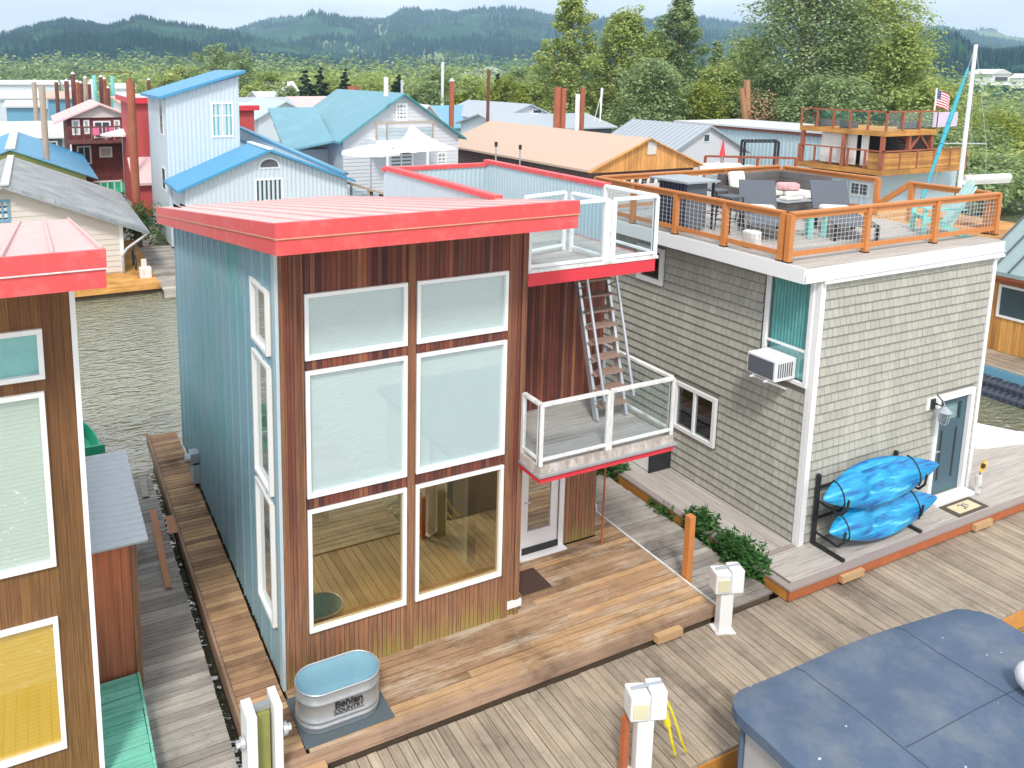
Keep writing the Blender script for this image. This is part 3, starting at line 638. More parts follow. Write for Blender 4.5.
# door
f=MB(); BX(f,'y',-.60,12.92,13.03,-.02,.055,0,2.22); BX(f,'y',-.60,14.01,14.13,-.02,.055,0,2.22); BX(f,'y',-.60,13.03,14.01,-.02,.055,2.10,2.22); BX(f,'y',-.60,12.90,14.15,.0,.26,0,.055); BX(f,'y',-.60,12.62,12.92,.0,.03,1.98,2.22)
fr=f.build('door_frame',M['white'],g)
f=MB(); wallholes(f,'y',-.575,.045,13.035,14.005,.07,2.095,[(13.2,13.85,1.58,1.95)]); 
dr=f.build('door',M['door_slate'],g)
f=MB(); BX(f,'y',-.565,13.19,13.86,-.02,-.012,1.57,1.96); f.build('pane',M['glass_rail'],dr)
f=MB(); BX(f,'y',-.55,13.19,13.86,-.06,-.05,1.57,1.96); f.build('privacy_glass',M['blind'],dr)
for a in (13.26,13.72): f=MB(); BX(f,'y',-.575,a,a+.06,.0005,.004,.35,1.42); f.build('panel_groove',M['black'],dr)
f=MB(); f.tube((13.11,-.575,1.02),(13.11,-.63,1.02),.03,10); f.tube((13.11,-.63,1.02),(13.20,-.63,1.02),.012,8); f.build('handle',M['alu'],dr)
# coach lamp
t=thing('wall_lantern','pewter coach lantern on a curled bracket beside the slate blue door','lamp',(12.78,-.66,2.1))
f=MB(); f.box(12.72,-.66,2.0,12.84,-.632,2.2); f.tube((12.78,-.66,2.12),(12.78,-.72,2.12),.02)
pts=[(12.78,-.70-.13*math.sin(a)*1.0,2.22+.10*math.cos(a+.6)) for a in [i*.45 for i in range(8)]]; f.path(pts,.012,6); f.build('bracket',M['black'],t)
f=MB(); f.tube((12.80,-.86,1.80),(12.80,-.86,2.02),.07,6,.105); f.build('lamp_glass',M['glass_dark'],t)
f=MB(); f.tube((12.80,-.86,2.02),(12.80,-.86,2.12),.135,8,.03); f.tube((12.80,-.86,2.12),(12.80,-.80,2.24),.012,6); f.tube((12.80,-.86,1.76),(12.80,-.86,1.80),.05,8,.075)
for i in range(6): a=math.pi/3*i; f.tube((12.80+.072*math.cos(a),-.86+.072*math.sin(a),1.80),(12.80+.108*math.cos(a),-.86+.108*math.sin(a),2.02),.008,5)
f.tube((12.80,-.86,1.83),(12.80,-.86,1.95),.03,8)
f.build('lamp_cage',M['rubber'],t)
# air conditioner in the window
t=thing('air_conditioner','white window air conditioner on a bracket in the aqua curtained window','air conditioner',(9.2,.1,3.0))
f=MB(); f.box(8.80,-.26,3.05,9.31,.36,3.44); f.build('casing',M['white'],t,bevel=.015)
f=MB(); f.box(8.785,-.22,3.09,8.799,.32,3.40); f.build('grille',M['slate'],t)
f=MB()
for i in range(7): f.box(8.86+i*.055,-.268,3.12,8.885+i*.055,-.262,3.38)
f.build('side_louvre',M['slate'],t)
f=MB(); f.bar((8.72,.2,3.03),(9.31,.2,3.03),.03,.03); f.bar((8.72,-.1,3.03),(9.31,-.1,3.03),.03,.03); f.bar((8.80,-.1,3.02),(9.30,-.1,2.80),.03,.03); f.bar((8.80,.2,3.02),(9.30,.2,2.80),.03,.03); f.build('bracket',M['white'],t)
# condenser on the deck
t=thing('storage_chest','white and black storage chest on the grey side deck beyond the balcony','chest',(9.0,3.1,0))
f=MB(); f.box(8.72,2.62,.01,9.27,3.7,.55); f.build('chest_body',M['white'],t,bevel=.02)
f=MB(); f.box(8.70,2.585,.005,9.29,2.615,.5); f.box(8.70,2.6,.555,9.29,3.72,.60); f.build('chest_trim',M['black'],t)
# doormat with border
t=thing('doormat','cream doormat with a dark border and a curled motif before the slate door','doormat',(13.4,-1.08,0))
f=MB(); f.box(12.95,-1.27,.005,13.9,-.88,.016); f.build('mat_border',plain('mat_brown',(.10,.075,.06),.95,bmp=.3),t)
f=MB(); f.box(13.08,-1.205,.0165,13.77,-.945,.019); f.build('mat_field',plain('mat_cream',(.66,.58,.38),.95),t)
f=MB()
for cx,r,a0,a1 in ((13.36,.055,-2.2,2.4),(13.48,.05,-.5,4.3)):
    pts=[(cx+r*math.cos(a0+(a1-a0)*i/12),-1.07+r*1.3*math.sin(a0+(a1-a0)*i/12),.021) for i in range(13)]; f.path(pts,.009,5)
f.build('mat_motif',M['slate'],t)
# sunflower pot
t=thing('flower_jar','tall glass jar holding one yellow sunflower beside the slate door','vase',(14.22,-.86,0))
f=MB(); f.tube((14.22,-.86,.02),(14.22,-.86,.40),.055,14,.06); f.build('jar',M['white_worn'],t)
f=MB(); f.tube((14.22,-.86,.3),(14.23,-.88,.60),.01,6); f.quad((14.22,-.86,.08),(14.15,-.92,.16),(14.2,-.95,.2),(14.26,-.9,.12)); f.build('stem',M['leaf_p'],t)
f=MB()
for i in range(14):
    a=2*math.pi*i/14; c,s=math.cos(a),math.sin(a); b=a+.2
    f.quad((14.23+.04*c,-.89,.62+.04*s),(14.23+.12*math.cos(a-.15),-.92,.62+.12*math.sin(a-.15)),(14.23+.15*c,-.91,.62+.15*s),(14.23+.12*math.cos(b),-.92,.62+.12*math.sin(b)))
f.build('petals',plain('sunflower_yellow',(.80,.50,.03),.7),t)
f=MB(); f.tube((14.23,-.88,.62),(14.23,-.93,.62),.05,12); f.build('flower_centre',M['soil'],t)
# ---- kayaks and rack
t=thing('kayak_rack','black steel two tier kayak rack standing on the grey front deck','rack',(10.6,-.95,0))
for x in (9.62,11.75):
    f=MB(); f.bar((x,-.68,.02),(x,-.68,1.36),.06,.06); f.build('upright',M['black'],t,bevel=.006)
    f=MB(); f.bar((x,-.66,.035),(x+.0,-1.30,.035),.07,.05); f.build('foot',M['black'],t,bevel=.006)
    for z in (.26,.86):
        f=MB(); f.path([(x,-.68,z),(x,-1.16,z-.04),(x,-1.26,z+.10),(x,-1.28,z+.30)],.022,8); f.build('arm',M['black'],t)
f=MB(); f.bar((9.62,-.68,.5),(11.75,-.68,.5),.04,.04); f.bar((9.62,-.68,1.1),(11.75,-.68,1.1),.04,.04); f.build('cross_bar',M['black'],t)
def kayak(x0,x1,y,z,rise,label):
    t=thing('kayak',label,'kayak',((x0+x1)/2,y,z-.3),group='kayaks on the black rack'); n=26; rs=[]; Lk=x1-x0; tilt=math.radians(62)
    for i in range(n+1):
        u=i/n; w=.40*max(.03,(math.sin(math.pi*min(1,max(0,u*.98+.01)))**.85)); h=.155*max(.05,math.sin(math.pi*(u*.98+.01))**.6)
        up=.14*abs(2*u-1)**2.5; ring=[]
        for k in range(20):
            a=2*math.pi*k/20; cy=w*math.cos(a)*(1-.12*abs(math.sin(a))); cz=h*math.sin(a)*(1.0 if math.sin(a)>0 else 1.25)+up
            if abs(math.sin(a))<.2: cy*=1.03
            if math.sin(a)>.6 and .33<u<.62: cz-=.10*math.sin(math.pi*(u-.33)/.29)
            yy=-(cz)*math.sin(tilt)+0 ; zz=cz*math.cos(tilt)
            yy+= -cy*math.cos(tilt)*-1*-1; zz+= cy*math.sin(tilt)*1.0
            yy = -cz*math.sin(tilt)+cy*math.cos(tilt); zz = cz*math.cos(tilt)+cy*math.sin(tilt)
            ring.append((x0+Lk*u, y+yy, z+zz+rise*(u-.5)))
        rs.append(ring)
    f=MB(); f.rings(rs); b=f.build('hull',M['kayak'],t,smooth=True)
    ss=b.modifiers.new('s','SUBSURF'); ss.levels=1; ss.render_levels=1
    for u in (.17,.84):
        i=int(u*n); f=MB(); r=[Vector(p) for p in rs[i]]; cc=sum(r,Vector())/len(r); r=[cc+(p-cc)*1.04 for p in r]; f.path(r+[r[0]],.014,5); f.build('strap',M['black'],t)
    return t
kayak(9.17,12.35,-1.0,1.12,-.02,'upper blue kayak strapped on the black rack against the shingled wall')
kayak(9.36,12.35,-1.04,.47,-.04,'lower blue kayak strapped on the black rack just above the grey deck')
# ---- roof terrace railing of the shingled house
ZR=5.2; ZT=6.08
rl=thing('terrace_railing','orange stained wood railing with wire mesh infill around the shingled roof terrace','railing',(8.9,-.24,ZR))
mesh=plain('galvanised_mesh',(.62,.63,.64),.4,metal=.3,var=.05)
def orail(a,b,n,zt0=ZT,zt1=ZT):
    a=Vector((a[0],a[1],0)); b=Vector((b[0],b[1],0))
    for i in range(n):
        p=a.lerp(b,i/n); q=a.lerp(b,(i+1)/n); d=(q-p).normalized(); e=.05
        p2=p+d*e; q2=q-d*e
        f=MB(); f.bar(p+Vector((0,0,ZT-.02)),q+Vector((0,0,ZT-.02)),.12,.035); f.bar(p2+Vector((0,0,ZT-.085)),q2+Vector((0,0,ZT-.085)),.04,.09); f.build('top_rail',M['orange_wood'],rl)
        f=MB(); f.bar(p2+Vector((0,0,ZR+.14)),q2+Vector((0,0,ZR+.14)),.045,.085); f.build('bottom_rail',M['orange_wood'],rl)
        f=MB(); Ln=(q2-p2).length; k=max(2,int(Ln/.1))
        for j in range(1,k): pp=p2.lerp(q2,j/k); f.bar(pp+Vector((0,0,ZR+.18)),pp+Vector((0,0,ZT-.12)),.006,.006)
        for j in range(1,7): zz=ZR+.18+j*(.58/7); f.bar(p2+Vector((0,0,zz)),q2+Vector((0,0,zz)),.006,.006)
        f.build('wire_mesh',mesh,rl)
    for i in range(n+1):
        p=a.lerp(b,i/n); f=MB(); f.box(p.x-.05,p.y-.05,ZR+.02,p.x+.05,p.y+.05,ZT-.04); f.build('post',M['orange_wood'],rl,bevel=.004)
        f=MB(); f.box(p.x-.06,p.y-.06,ZR,p.x+.06,p.y+.06,ZR+.018); f.build('post_foot',M['black'],rl)
orail((8.9,-.24),(14.85,-.24),3); orail((8.9,-.09),(8.9,5.0),4); orail((9.05,5.0),(14.75,5.0),3); orail((14.8,4.85),(14.8,2.3),1); orail((14.8,1.5),(14.8,-.1),1)
f=MB(); f.bar((14.8,2.3,5.42),(14.8,1.5,ZT-.03),.06,.12); f.build('stair_handrail',M['orange_wood'],rl)
# ---- terrace furniture
ZF=5.205
def chaise(name_label, x, y, rz):
    t=thing('chaise_longue',name_label,'lounger',(0,0,0),group='loungers on the shingled roof terrace')
    # local: foot at +x
    f=MB(); f.box(-.35,-.33,.30,1.05,.33,.345); f.build('seat',M['slate'],t,bevel=.01)
    f=MB(); f.hexa([(-.40,-.33,.30),(-.36,-.33,.36),(-.36,.33,.36),(-.40,.33,.30),(-.80,-.33,.90),(-.76,-.33,.92),(-.76,.33,.92),(-.80,.33,.90)]); f.build('backrest',M['slate'],t,bevel=.008)
    for yy in (-.33,.33):
        f=MB(); f.path([(-.80,yy,.03),(-.62,yy,.30),(-.30,yy,.34),(1.05,yy,.33)],.022,6); f.build('side_rail',M['wicker'],t)
        f=MB(); f.box(-.2,yy-.03,.0,-.14,yy+.03,.31); f.build('leg',M['black'],t); f=MB(); f.box(.96,yy-.03,.0,1.02,yy+.03,.31); f.build('leg',M['black'],t)
    f=MB(); f.obox((-.15,0,.41),.36,.52,.13); f.build('pillow',M['cushion'],t,bevel=.05)
    t.location=(x,y,ZF); t.rotation_euler=(0,0,rz); return t
a=at(755,207,z=ZF+.5); b=at(772,224,z=ZF+.33)
chaise('slate mesh lounger with a white pillow, left of the turquoise side table',10.89,2.1,math.radians(-131)); bpy.data.objects['chaise_longue'].scale=(1.25,1.12,1.0)
c2=dup(bpy.data.objects['chaise_longue'],(12.34,1.42,ZF),math.radians(-128),'slate mesh lounger with a white pillow, right of the turquoise side table')
# side table turquoise
t=thing('side_table','small turquoise slatted side table between the two slate loungers','table',(0,0,0))
f=MB(); 
for i in range(5): f.box(-.24+i*.098,-.24,.42,-.15+i*.098,.24,.445)
f.build('table_top',M['teal'],t)
for sx in (-.2,.2):
    for sy in (-.2,.2): f=MB(); f.box(sx-.03,sy-.03,0,sx+.03,sy+.03,.418); f.build('leg',M['teal'],t)
t.location=(11.2,1.2,ZF)
# adirondack chair
t=thing('adirondack_chair','turquoise slatted garden chair near the right end of the roof terrace railing','chair',(0,0,0))
f=MB()
for i in range(6): f.obox((-.22+i*.09,0,.36-.028*i),.08,.5,.02,ry=math.radians(12))
f.build('seat',M['teal'],t)
f=MB()
for i in range(5): f.hexa([(.26,-.25+i*.1,.20),(.29,-.25+i*.1,.21),(.29,-.16+i*.1,.21),(.26,-.16+i*.1,.20),(.62,-.27+i*.108,1.0+.06*(2-abs(i-2))),(.65,-.27+i*.108,1.01+.06*(2-abs(i-2))),(.65,-.18+i*.108,1.01+.06*(2-abs(i-2))),(.62,-.18+i*.108,1.0+.06*(2-abs(i-2)))])
f.build('backrest',plain('pale_turquoise',(.50,.72,.70),.5),t)
for s in (-1,1):
    f=MB(); f.box(-.3,s*.33-.06,.54,.45,s*.33+.06,.565); f.build('armrest',M['teal'],t)
    f=MB(); f.box(-.28,s*.30-.02,0,-.2,s*.30+.02,.54); f.bar((-.24,s*.29,.33),(.55,s*.29,.02),.03,.1); f.build('leg',M['teal'],t)
t.location=(13.85,.42,ZF); t.rotation_euler=(0,0,math.radians(-38))
# bar cabinet with bar table
t=thing('bar_table','dark slatted bar counter with a pale grey top beside the orange rail','bar table',(9.5,3.0,ZF))
f=MB(); f.box(9.2,2.5,ZF+.05,9.75,3.3,ZF+.98); f.build('cabinet',M['slate'],t)
f=MB()
for i in range(9): f.box(9.17,2.52+i*.087,ZF+.05,9.197,2.57+i*.087,ZF+.96)
f.build('slats',plain('navy_slats',(.03,.045,.09),.6),t)
f=MB(); f.box(9.1,2.4,ZF+1.0,10.0,3.5,ZF+1.04); f.build('counter_top',M['galv'],t)
for x,y in ((9.98,2.5),(9.98,3.3)): f=MB(); f.box(x-.06,y,ZF,x-.02,y+.04,ZF+1.0); f.build('leg',M['black'],t)
def stool(x,y,label):
    t=thing('bar_stool',label,'stool',(0,0,0),group='bar stools at the counter')
    f=MB(); f.box(-.19,-.19,.72,.19,.19,.76); f.build('seat',M['slate'],t,bevel=.01)
    for sx in (-1,1):
        for sy in (-1,1): f=MB(); f.bar((sx*.16,sy*.16,.72),(sx*.20,sy*.20,0),.022,.022); f.build('leg',M['black'],t)
    f=MB(); [f.bar(p,q,.018,.018) for p,q in (((-.18,-.18,.25),(.18,-.18,.25)),((-.18,.18,.25),(.18,.18,.25)),((-.18,-.18,.25),(-.18,.18,.25)),((.18,-.18,.25),(.18,.18,.25)))]; f.build('foot_rest',M['black'],t)
    t.location=(x,y,ZF); return t
s1=stool(10.05,2.15,'black bar stool in front of the right side of the dark bar counter')
dup(s1,(10.45,2.95,ZF),.1,'black bar stool behind the dark bar counter, farther from the railing')
# wicker sectional
t=thing('corner_sofa','charcoal wicker corner sofa with white cushions at the back of the roof terrace','sofa',(13.2,4.0,ZF))
f=MB(); f.box(12.3,4.55,ZF,14.3,4.70,ZF+.80); f.box(14.3,3.2,ZF,14.45,4.70,ZF+.80); f.build('backrest',M['wicker'],t,bevel=.02)
f=MB(); f.box(12.3,3.85,ZF,14.3,4.55,ZF+.30); f.box(13.65,3.2,ZF,14.3,3.85,ZF+.30); f.build('base',M['wicker'],t)
f=MB(); f.box(12.33,3.83,ZF+.305,13.6,4.5,ZF+.42); f.box(13.62,3.22,ZF+.305,14.28,4.5,ZF+.42); f.build('seat_cushion',M['cushion'],t,bevel=.03)
f=MB(); f.box(12.14,3.85,ZF,12.3,4.70,ZF+.55); f.build('armrest',M['wicker'],t)
t=MB(); t.obox((12.62,4.38,ZF+.66),.46,.14,.44,rx=math.radians(-14)); tag(t.build('pillow',M['cushion'],bevel=.05),'large white pillow standing at the left end of the wicker sofa','pillow')
t=MB(); t.obox((13.75,3.85,ZF+.52),.5,.3,.18,rz=-.6); tag(t.build('pillow',plain('pink_pattern',(.62,.36,.38),.9,var=.5,scale=9),bevel=.06),'pink and white patterned pillow lying on the sofa seat','pillow')
t=thing('coffee_table','low wicker coffee table with folded white towels before the corner sofa','table',(12.9,3.05,ZF))
f=MB(); f.box(12.45,2.78,ZF,13.3,3.3,ZF+.34); f.build('table_base',M['wicker'],t)
f=MB(); f.box(12.42,2.75,ZF+.345,13.33,3.33,ZF+.37); f.build('table_top',M['galv'],t)
t=MB(); t.obox((12.85,3.0,ZF+.415),.5,.26,.08); t.obox((12.9,3.02,ZF+.495),.3,.22,.08,rz=.4); tag(t.build('towel',M['cushion'],bevel=.03),'folded white towels on the low wicker coffee table','towel')
t=MB(); t.tube((9.35,.95,ZF),(9.35,.95,ZF+.3),.17,14,.17); tag(t.build('planter_cover',M['cushion'],bevel=.03),'squat cream drum pouf beside the left lounger behind the rail post','pouf')
# orange post, at the edge of the brown deck
t=MB(); t.box(6.78,-.50,-.13,6.90,-.38,1.12); tag(t.build('fence_post',M['orange_wood'],bevel=.004),'lone orange wooden post standing at the right edge of the brown deck','post')
# ---- utility pedestals on the dock
def pedestal(x,y,h,label,hose=False,rz=0):
    t=thing('dock_pedestal',label,'power pedestal',(0,0,0),group='utility pedestals on the dock')
    f=MB(); f.box(-.09,-.07,0,.09,.07,h-.2); f.build('column',M['vinyl'],t,bevel=.01)
    f=MB(); f.box(-.20,-.12,h-.34,.02,.10,h); f.build('meter_box',M['white_worn'],t,bevel=.02)
    f=MB(); f.box(.03,-.10,h-.36,.21,.12,h+.03); f.build('outlet_box',M['vinyl'],t,bevel=.02)
    f=MB(); f.box(-.17,-.13,h-.29,-.01,-.121,h-.10); f.build('cover_plate',plain('cream_plate',(.66,.62,.42),.6) if 'cream_plate' not in bpy.data.materials else bpy.data.materials['cream_plate'],t)
    f=MB(); f.bar((-.16,0,h+.015),(.19,.03,h+.045),.03,.02); f.build('strap',M['rubber'],t)
    f=MB(); f.box(-.14,-.11,-.0,.14,.11,.02); f.build('base_plate',M['white_worn'],t)
    t.location=(x,y,ZD+.005); t.rotation_euler=(0,0,rz); t.scale=(1.15,1.15,1); return t
pedestal(6.66,-1.42,1.05,'white utility pedestal with cream meter plate at the corner of the brown deck',rz=-.35)
pedestal(3.68,-2.95,1.22,'white utility pedestal with a coiled yellow cord near the dock edge',rz=-.35)
t=MB(); pts=[(3.88,-3.0,.78),(3.93,-3.05,.6),(3.97,-3.08,.42),(4.02,-3.1,.2),(4.1,-3.08,0.0),(4.2,-3.0,-.15)]; t.path(pts,.02,6); t.path([(p[0]+.07+.02*i,p[1]-.02,p[2]) for i,p in enumerate(pts)],.017,6); t.tube((3.90,-3.03,.70),(3.96,-3.07,.45),.045,8)
tag(t.build('yellow_cord',M['yellow']),'yellow shore power cord hanging from the white dock pedestal','cord')
t=MB(); t.box(3.45,-2.88,ZD,3.53,-2.80,.55); tag(t.build('timber_stake',M['rust_wood']),'orange timber stake behind the pedestal at the dock edge','post')
t=MB(); t.box(3.80,-2.86,ZD,3.92,-2.74,.62); tag(t.build('mossy_post',plain('mossy_timber',(.26,.27,.08),.9,var=.3)),'mossy green timber post behind the pedestal with yellow cord','post')
# ---- white mooring bracket at the deck corner
t=thing('mooring_bracket','pair of white painted boards clamped round a mossy pile at the deck corner','mooring bracket',(-.6,-1.1,0))
for x0,x1,yy in ((-.86,-.74,-1.42),(-.52,-.42,-1.36)):
    f=MB(); f.box(x0,yy,-.5,x1,yy+.34,1.0); f.build('board',M['white'],t,bevel=.006)
f=MB(); f.box(-.71,-1.25,-.8,-.55,-1.1,.86); f.build('mossy_pile',bpy.data.materials['mossy_timber'],t)
for x,s in ((-.87,-1),(-.41,1)):
    f=MB(); f.tube((x,-1.3,.62),(x+s*.05,-1.3,.62),.075,12); f.tube((x+s*.05,-1.3,.62),(x+s*.1,-1.3,.62),.045,6); f.build('bolt',M['alu'],t)
f=MB(); f.box(-.73,-1.2,.87,-.53,-1.12,.93); f.build('galvanised_bracket',M['galv'],t)
# ---- stock tank
t=thing('stock_tank','oval galvanised stock tank with black lettering on the dark deck mat','tank',(.58,-.62,.02))
TX,TY,TH=.51,-.68,.60
def oval(sc, z, a=.28, r=.285, n=16):
    p=[]
    for k in range(n+1): q=-math.pi/2+math.pi*k/n; p.append((TX+a+r*sc*math.cos(q),TY+r*sc*math.sin(q),z))
    for k in range(n+1): q=math.pi/2+math.pi*k/n; p.append((TX-a+r*sc*math.cos(q),TY+r*sc*math.sin(q),z))
    return p
prof=[(.93,.02),(.95,.05),(.97,.09),(1.02,.105),(1.02,.125),(.975,.14),(.975,.165),(1.02,.18),(1.02,.20),(.98,.215),(.99,.42),(1.03,.435),(1.03,.455),(.99,.47),(1.0,.575)]
f=MB(); f.rings([oval(s,z) for s,z in prof],cap=False); f.build('shell',M['galv'],t,smooth=True,auto=50)
f=MB(); f.rings([oval(.985,.575),oval(.97,.2),oval(.93,.06)],cap=False); f.rings([oval(.93,.06),oval(.01,.061)],cap=False)
f.build('inner_wall',M['water_tank'],t)
f=MB(); f.rings([oval(1.0,.572),oval(1.045,.577),oval(1.05,.59),oval(1.02,.602),oval(.985,.597),oval(.975,.58)],cap=False); f.build('rim',M['galv'],t,smooth=True)
def text(s, size, loc, name, parent, mat, ext=.002, bold=0, sx=1):
    cu=bpy.data.curves.new(name,'FONT'); cu.body=s; cu.size=size; cu.extrude=ext; cu.align_x='CENTER'; cu.offset=bold
    o=bpy.data.objects.new(name,cu); C.objects.link(o); dg=bpy.context.evaluated_depsgraph_get(); me=bpy.data.meshes.new_from_object(o.evaluated_get(dg)); bpy.data.objects.remove(o)
    q=bpy.data.objects.new(name,me); C.objects.link(q); me.materials.clear(); me.materials.append(mat); q.parent=parent
    q.location=Vector(loc)-parent.location; q.rotation_euler=(math.pi/2,0,0); q.scale=(sx,1,1); return q
text('Behlen',.135,(TX+.05,TY-.292,.335),'lettering',t,M['text'],bold=.003,sx=1.05)
text('COUNTRY',.085,(TX+.05,TY-.292,.258),'lettering',t,M['text'],bold=.001,sx=1.0)
f=MB(); f.box(TX-.16,TY-.295,.238,TX+.26,TY-.291,.244); f.build('lettering_line',M['text'],t)
t=MB(); t.box(-.06,-1.08,.002,1.16,-.19,.012); tag(t.build('rubber_mat',M['vent']),'dark grey rubber mat lying under the oval stock tank','mat')
# ================================================================= LEFT TWIN HOUSE
X2=-2.40; Y2=-.63
w=thing('floating_house','floating house at the left edge with golden brown cedar front and red roof','house',(X2,Y2,0))
TR=lambda y: 6.33-(y-Y2+.99)*.1344
wr=[(X2-1.75,X2-.30,5.17,5.72,'aqua'),(X2-1.75,X2-.32,3.02,5.03,'blind_tan'),(X2-1.75,X2-.345,.76,2.40,'blind_gold')]
f=MB(); wallholes(f,'y',Y2,.14,X2-3.75,X2,-.1,6.2,[(a+.02,b-.02,c+.02,d-.02) for a,b,c,d,_ in wr]); f.build('front_wall',M['wood_twin'],w)
for a,b,c,d,bl in wr: window(w,'y',Y2,a,b,c,d,fw=.055,proud=.045,blind=bl,depth=.02)
f=MB(); f.box(X2-.14,Y2+.14,-.1,X2,Y2+7.8,5.2); f.box(X2-3.75,Y2+.14,-.1,X2-3.6,Y2+7.8,5.2); f.box(X2-3.6,Y2+7.7,-.1,X2-.14,Y2+7.8,5.2); f.build('side_wall',M['pale_blue'],w)
f=MB(); f.box(X2-.02,Y2-.03,-.1,X2+.035,Y2+.02,6.2); f.build('corner_flashing',M['white'],w)
rp=lambda x0,x1,y0,y1,dz:[(x0,y0,TR(y0)+dz),(x1,y0,TR(y0)+dz),(x1,y1,TR(y1)+dz),(x0,y1,TR(y1)+dz)]
XR=X2+.29
f=MB(); slab(f,rp(X2-4.0,XR-.03,Y2-.97,Y2+8.1,.365),.34); ro=f.build('roof',M['redtop'],w)
f=MB(); p=rp(X2-4.0,XR-.03,Y2-.96,Y2+8.1,.367); seams(f,p[0],p[1],p[3],p[2],10); f.build('roof_seam',M['redtop'],ro)
f=MB(); f.box(X2-4.03,Y2-1.0,6.335,XR,Y2-.97,6.52); f.box(X2-4.04,Y2-1.012,6.535,XR+.01,Y2-.97,6.712)
for lo,hi,o in ((.005,.19,0),(.205,.372,.012)): f.hexa([(XR-.03,Y2-.969,TR(Y2-1)+lo),(XR+o,Y2-.969,TR(Y2-1)+lo),(XR+o,Y2+8.1,TR(Y2+8.1)+lo),(XR-.03,Y2+8.1,TR(Y2+8.1)+lo),(XR-.03,Y2-.969,TR(Y2-1)+hi),(XR+o,Y2-.969,TR(Y2-1)+hi),(XR+o,Y2+8.1,TR(Y2+8.1)+hi),(XR-.03,Y2+8.1,TR(Y2+8.1)+hi)])
f.build('fascia',M['red'],ro)
f=MB(); f.box(X2-4.03,Y2-1.018,6.521,XR+.015,Y2-.97,6.534); f.build('fascia_flashing',M['white_worn'],ro)
# shed, green bench box, green boat
t=thing('storage_shed','small weathered red plywood shed with a corrugated metal roof on the left walkway','shed',(-1.95,1.02,-.1))
f=MB(); f.box(-2.36,1.02,-.10,-1.76,3.6,2.10); f.build('plywood_wall',M['plyred'],t)
f=MB(); f.box(-1.83,.995,-.10,-1.745,1.019,2.10); f.build('corner_post',M['wood_plain'],t)
f=MB()
nx=30
for i in range(72):
    y0=.92+i*.04; q=(0,.014,.02,.014)[i%4]; q2=(0,.014,.02,.014)[(i+1)%4]
    f.quad((-2.38,y0,2.14+q),(-1.60,y0,2.14+q),(-1.60,y0+.04,2.14+q2),(-2.38,y0+.04,2.14+q2),c=.5)
f.box(-2.37,.94,2.10,-1.61,3.78,2.135,.5)
f.build('corrugated_roof',M['galv'],t)
t=thing('deck_box','mint green painted plank box in front of the red plywood shed','box',(-2.1,0,-.1))
f=MB(); boards(f,-2.40,-1.83,-1.4,.92,.20,bw=.15,gap=.012,along='x',seam=9); f.build('lid',M['green_paint'],t)
f=MB(); f.box(-2.38,-1.38,-.09,-1.86,.9,.16); f.box(-1.83,-1.4,-.09,-1.80,.92,.215); f.build('box_side',M['green_paint'],t)
t=thing('rowing_boat','green rowing boat with white trim floating behind the shed','boat',(-1.95,8.8,ZW))
def hullrings(x,y,L_,W_,H_,z,n=12):
    rs=[]
    for i in range(n+1):
        u=i/n; w=W_/2*(1-(max(0,u-.45)/.55)**2.2)+.01; rs.append([(x-w,y+L_*u,z+H_+.15*u*u),(x-w*.75,y+L_*u,z+H_*.25),(x,y+L_*u,z),(x+w*.75,y+L_*u,z+H_*.25),(x+w,y+L_*u,z+H_+.15*u*u),(x+w-.03,y+L_*u,z+H_+.15*u*u),(x+w*.7-.02,y+L_*u,z+H_*.35),(x,y+L_*u,z+.1),(x-w*.7+.02,y+L_*u,z+H_*.35),(x-w+.03,y+L_*u,z+H_+.15*u*u)])
    return rs
f=MB(); f.rings(hullrings(-2.1,8.3,3.0,.8,.30,ZW-.1)); f.build('hull',plain('boat_green',(.03,.38,.22),.45),t)
f=MB(); f.box(-2.5,8.75,ZW+.2,-1.7,9.0,ZW+.23); f.box(-2.5,9.1,ZW+.2,-1.62,9.16,ZW+.50); f.build('seat',bpy.data.materials['boat_green'],t)
f=MB(); f.box(-2.5,8.70,ZW+.17,-1.58,8.748,ZW+.26); f.build('trim',M['white'],t)
# ================================================================= COVERED BOAT bottom right
t=thing('covered_boat','boat under a faded blue canvas cover beside the grey dock','boat',(6.5,-4.6,ZW))
cv=[at(738,692,z=.95),at(974,605,z=.95)]
x0,x1=cv[0].x-.28,cv[1].x+.05; yb=cv[0].y+.06; yf=-7.2
print('canopy',cv,x0,x1)
nx,ny=36,26; rs=[]
f=MB()
def cz(u,v):
    e=min(u,1-u)*(x1-x0); g_=min(v,1-v)*(yb-yf); d=min(e,g_); z=.98+.05*math.sin(math.pi*u)
    z+= -.05*max(0,1-d/.10)**2; 
    z+= .05*(1-min(1,abs(v-.62)/.02)) if False else 0
    z+= .018*math.sin(9*u+3*v)+.012*math.sin(17*v+5*u)
    return z
def cxy(u,v):
    x=x0+(x1-x0)*u; y=yf+(yb-yf)*v; r=.42
    sk_=(y-yf)/(yb-yf)*(x-x0)/(x1-x0)*(cv[1].y-cv[0].y)
    for cx_,sx in ((x0+r,-1),(x1-r,1)):
        for cy_,sy in ((yb-r,1),):
            if (x-cx_)*sx>0 and (y-cy_)*sy>0:
                dx,dy=(x-cx_)/r,(y-cy_)/r; m=max(abs(dx),abs(dy)); l=math.hypot(dx,dy)
                if l>0: x=cx_+dx*m/l*r; y=cy_+dy*m/l*r
    return x,y+sk_
for j in range(ny):
    for i in range(nx):
        q=[]
        for a,b in ((i,j),(i+1,j),(i+1,j+1),(i,j+1)):
            u,v=a/nx,b/ny; x,y=cxy(u,v); q.append((x,y,cz(u,v)))
        f.quad(*q,c=.5)
import bmesh
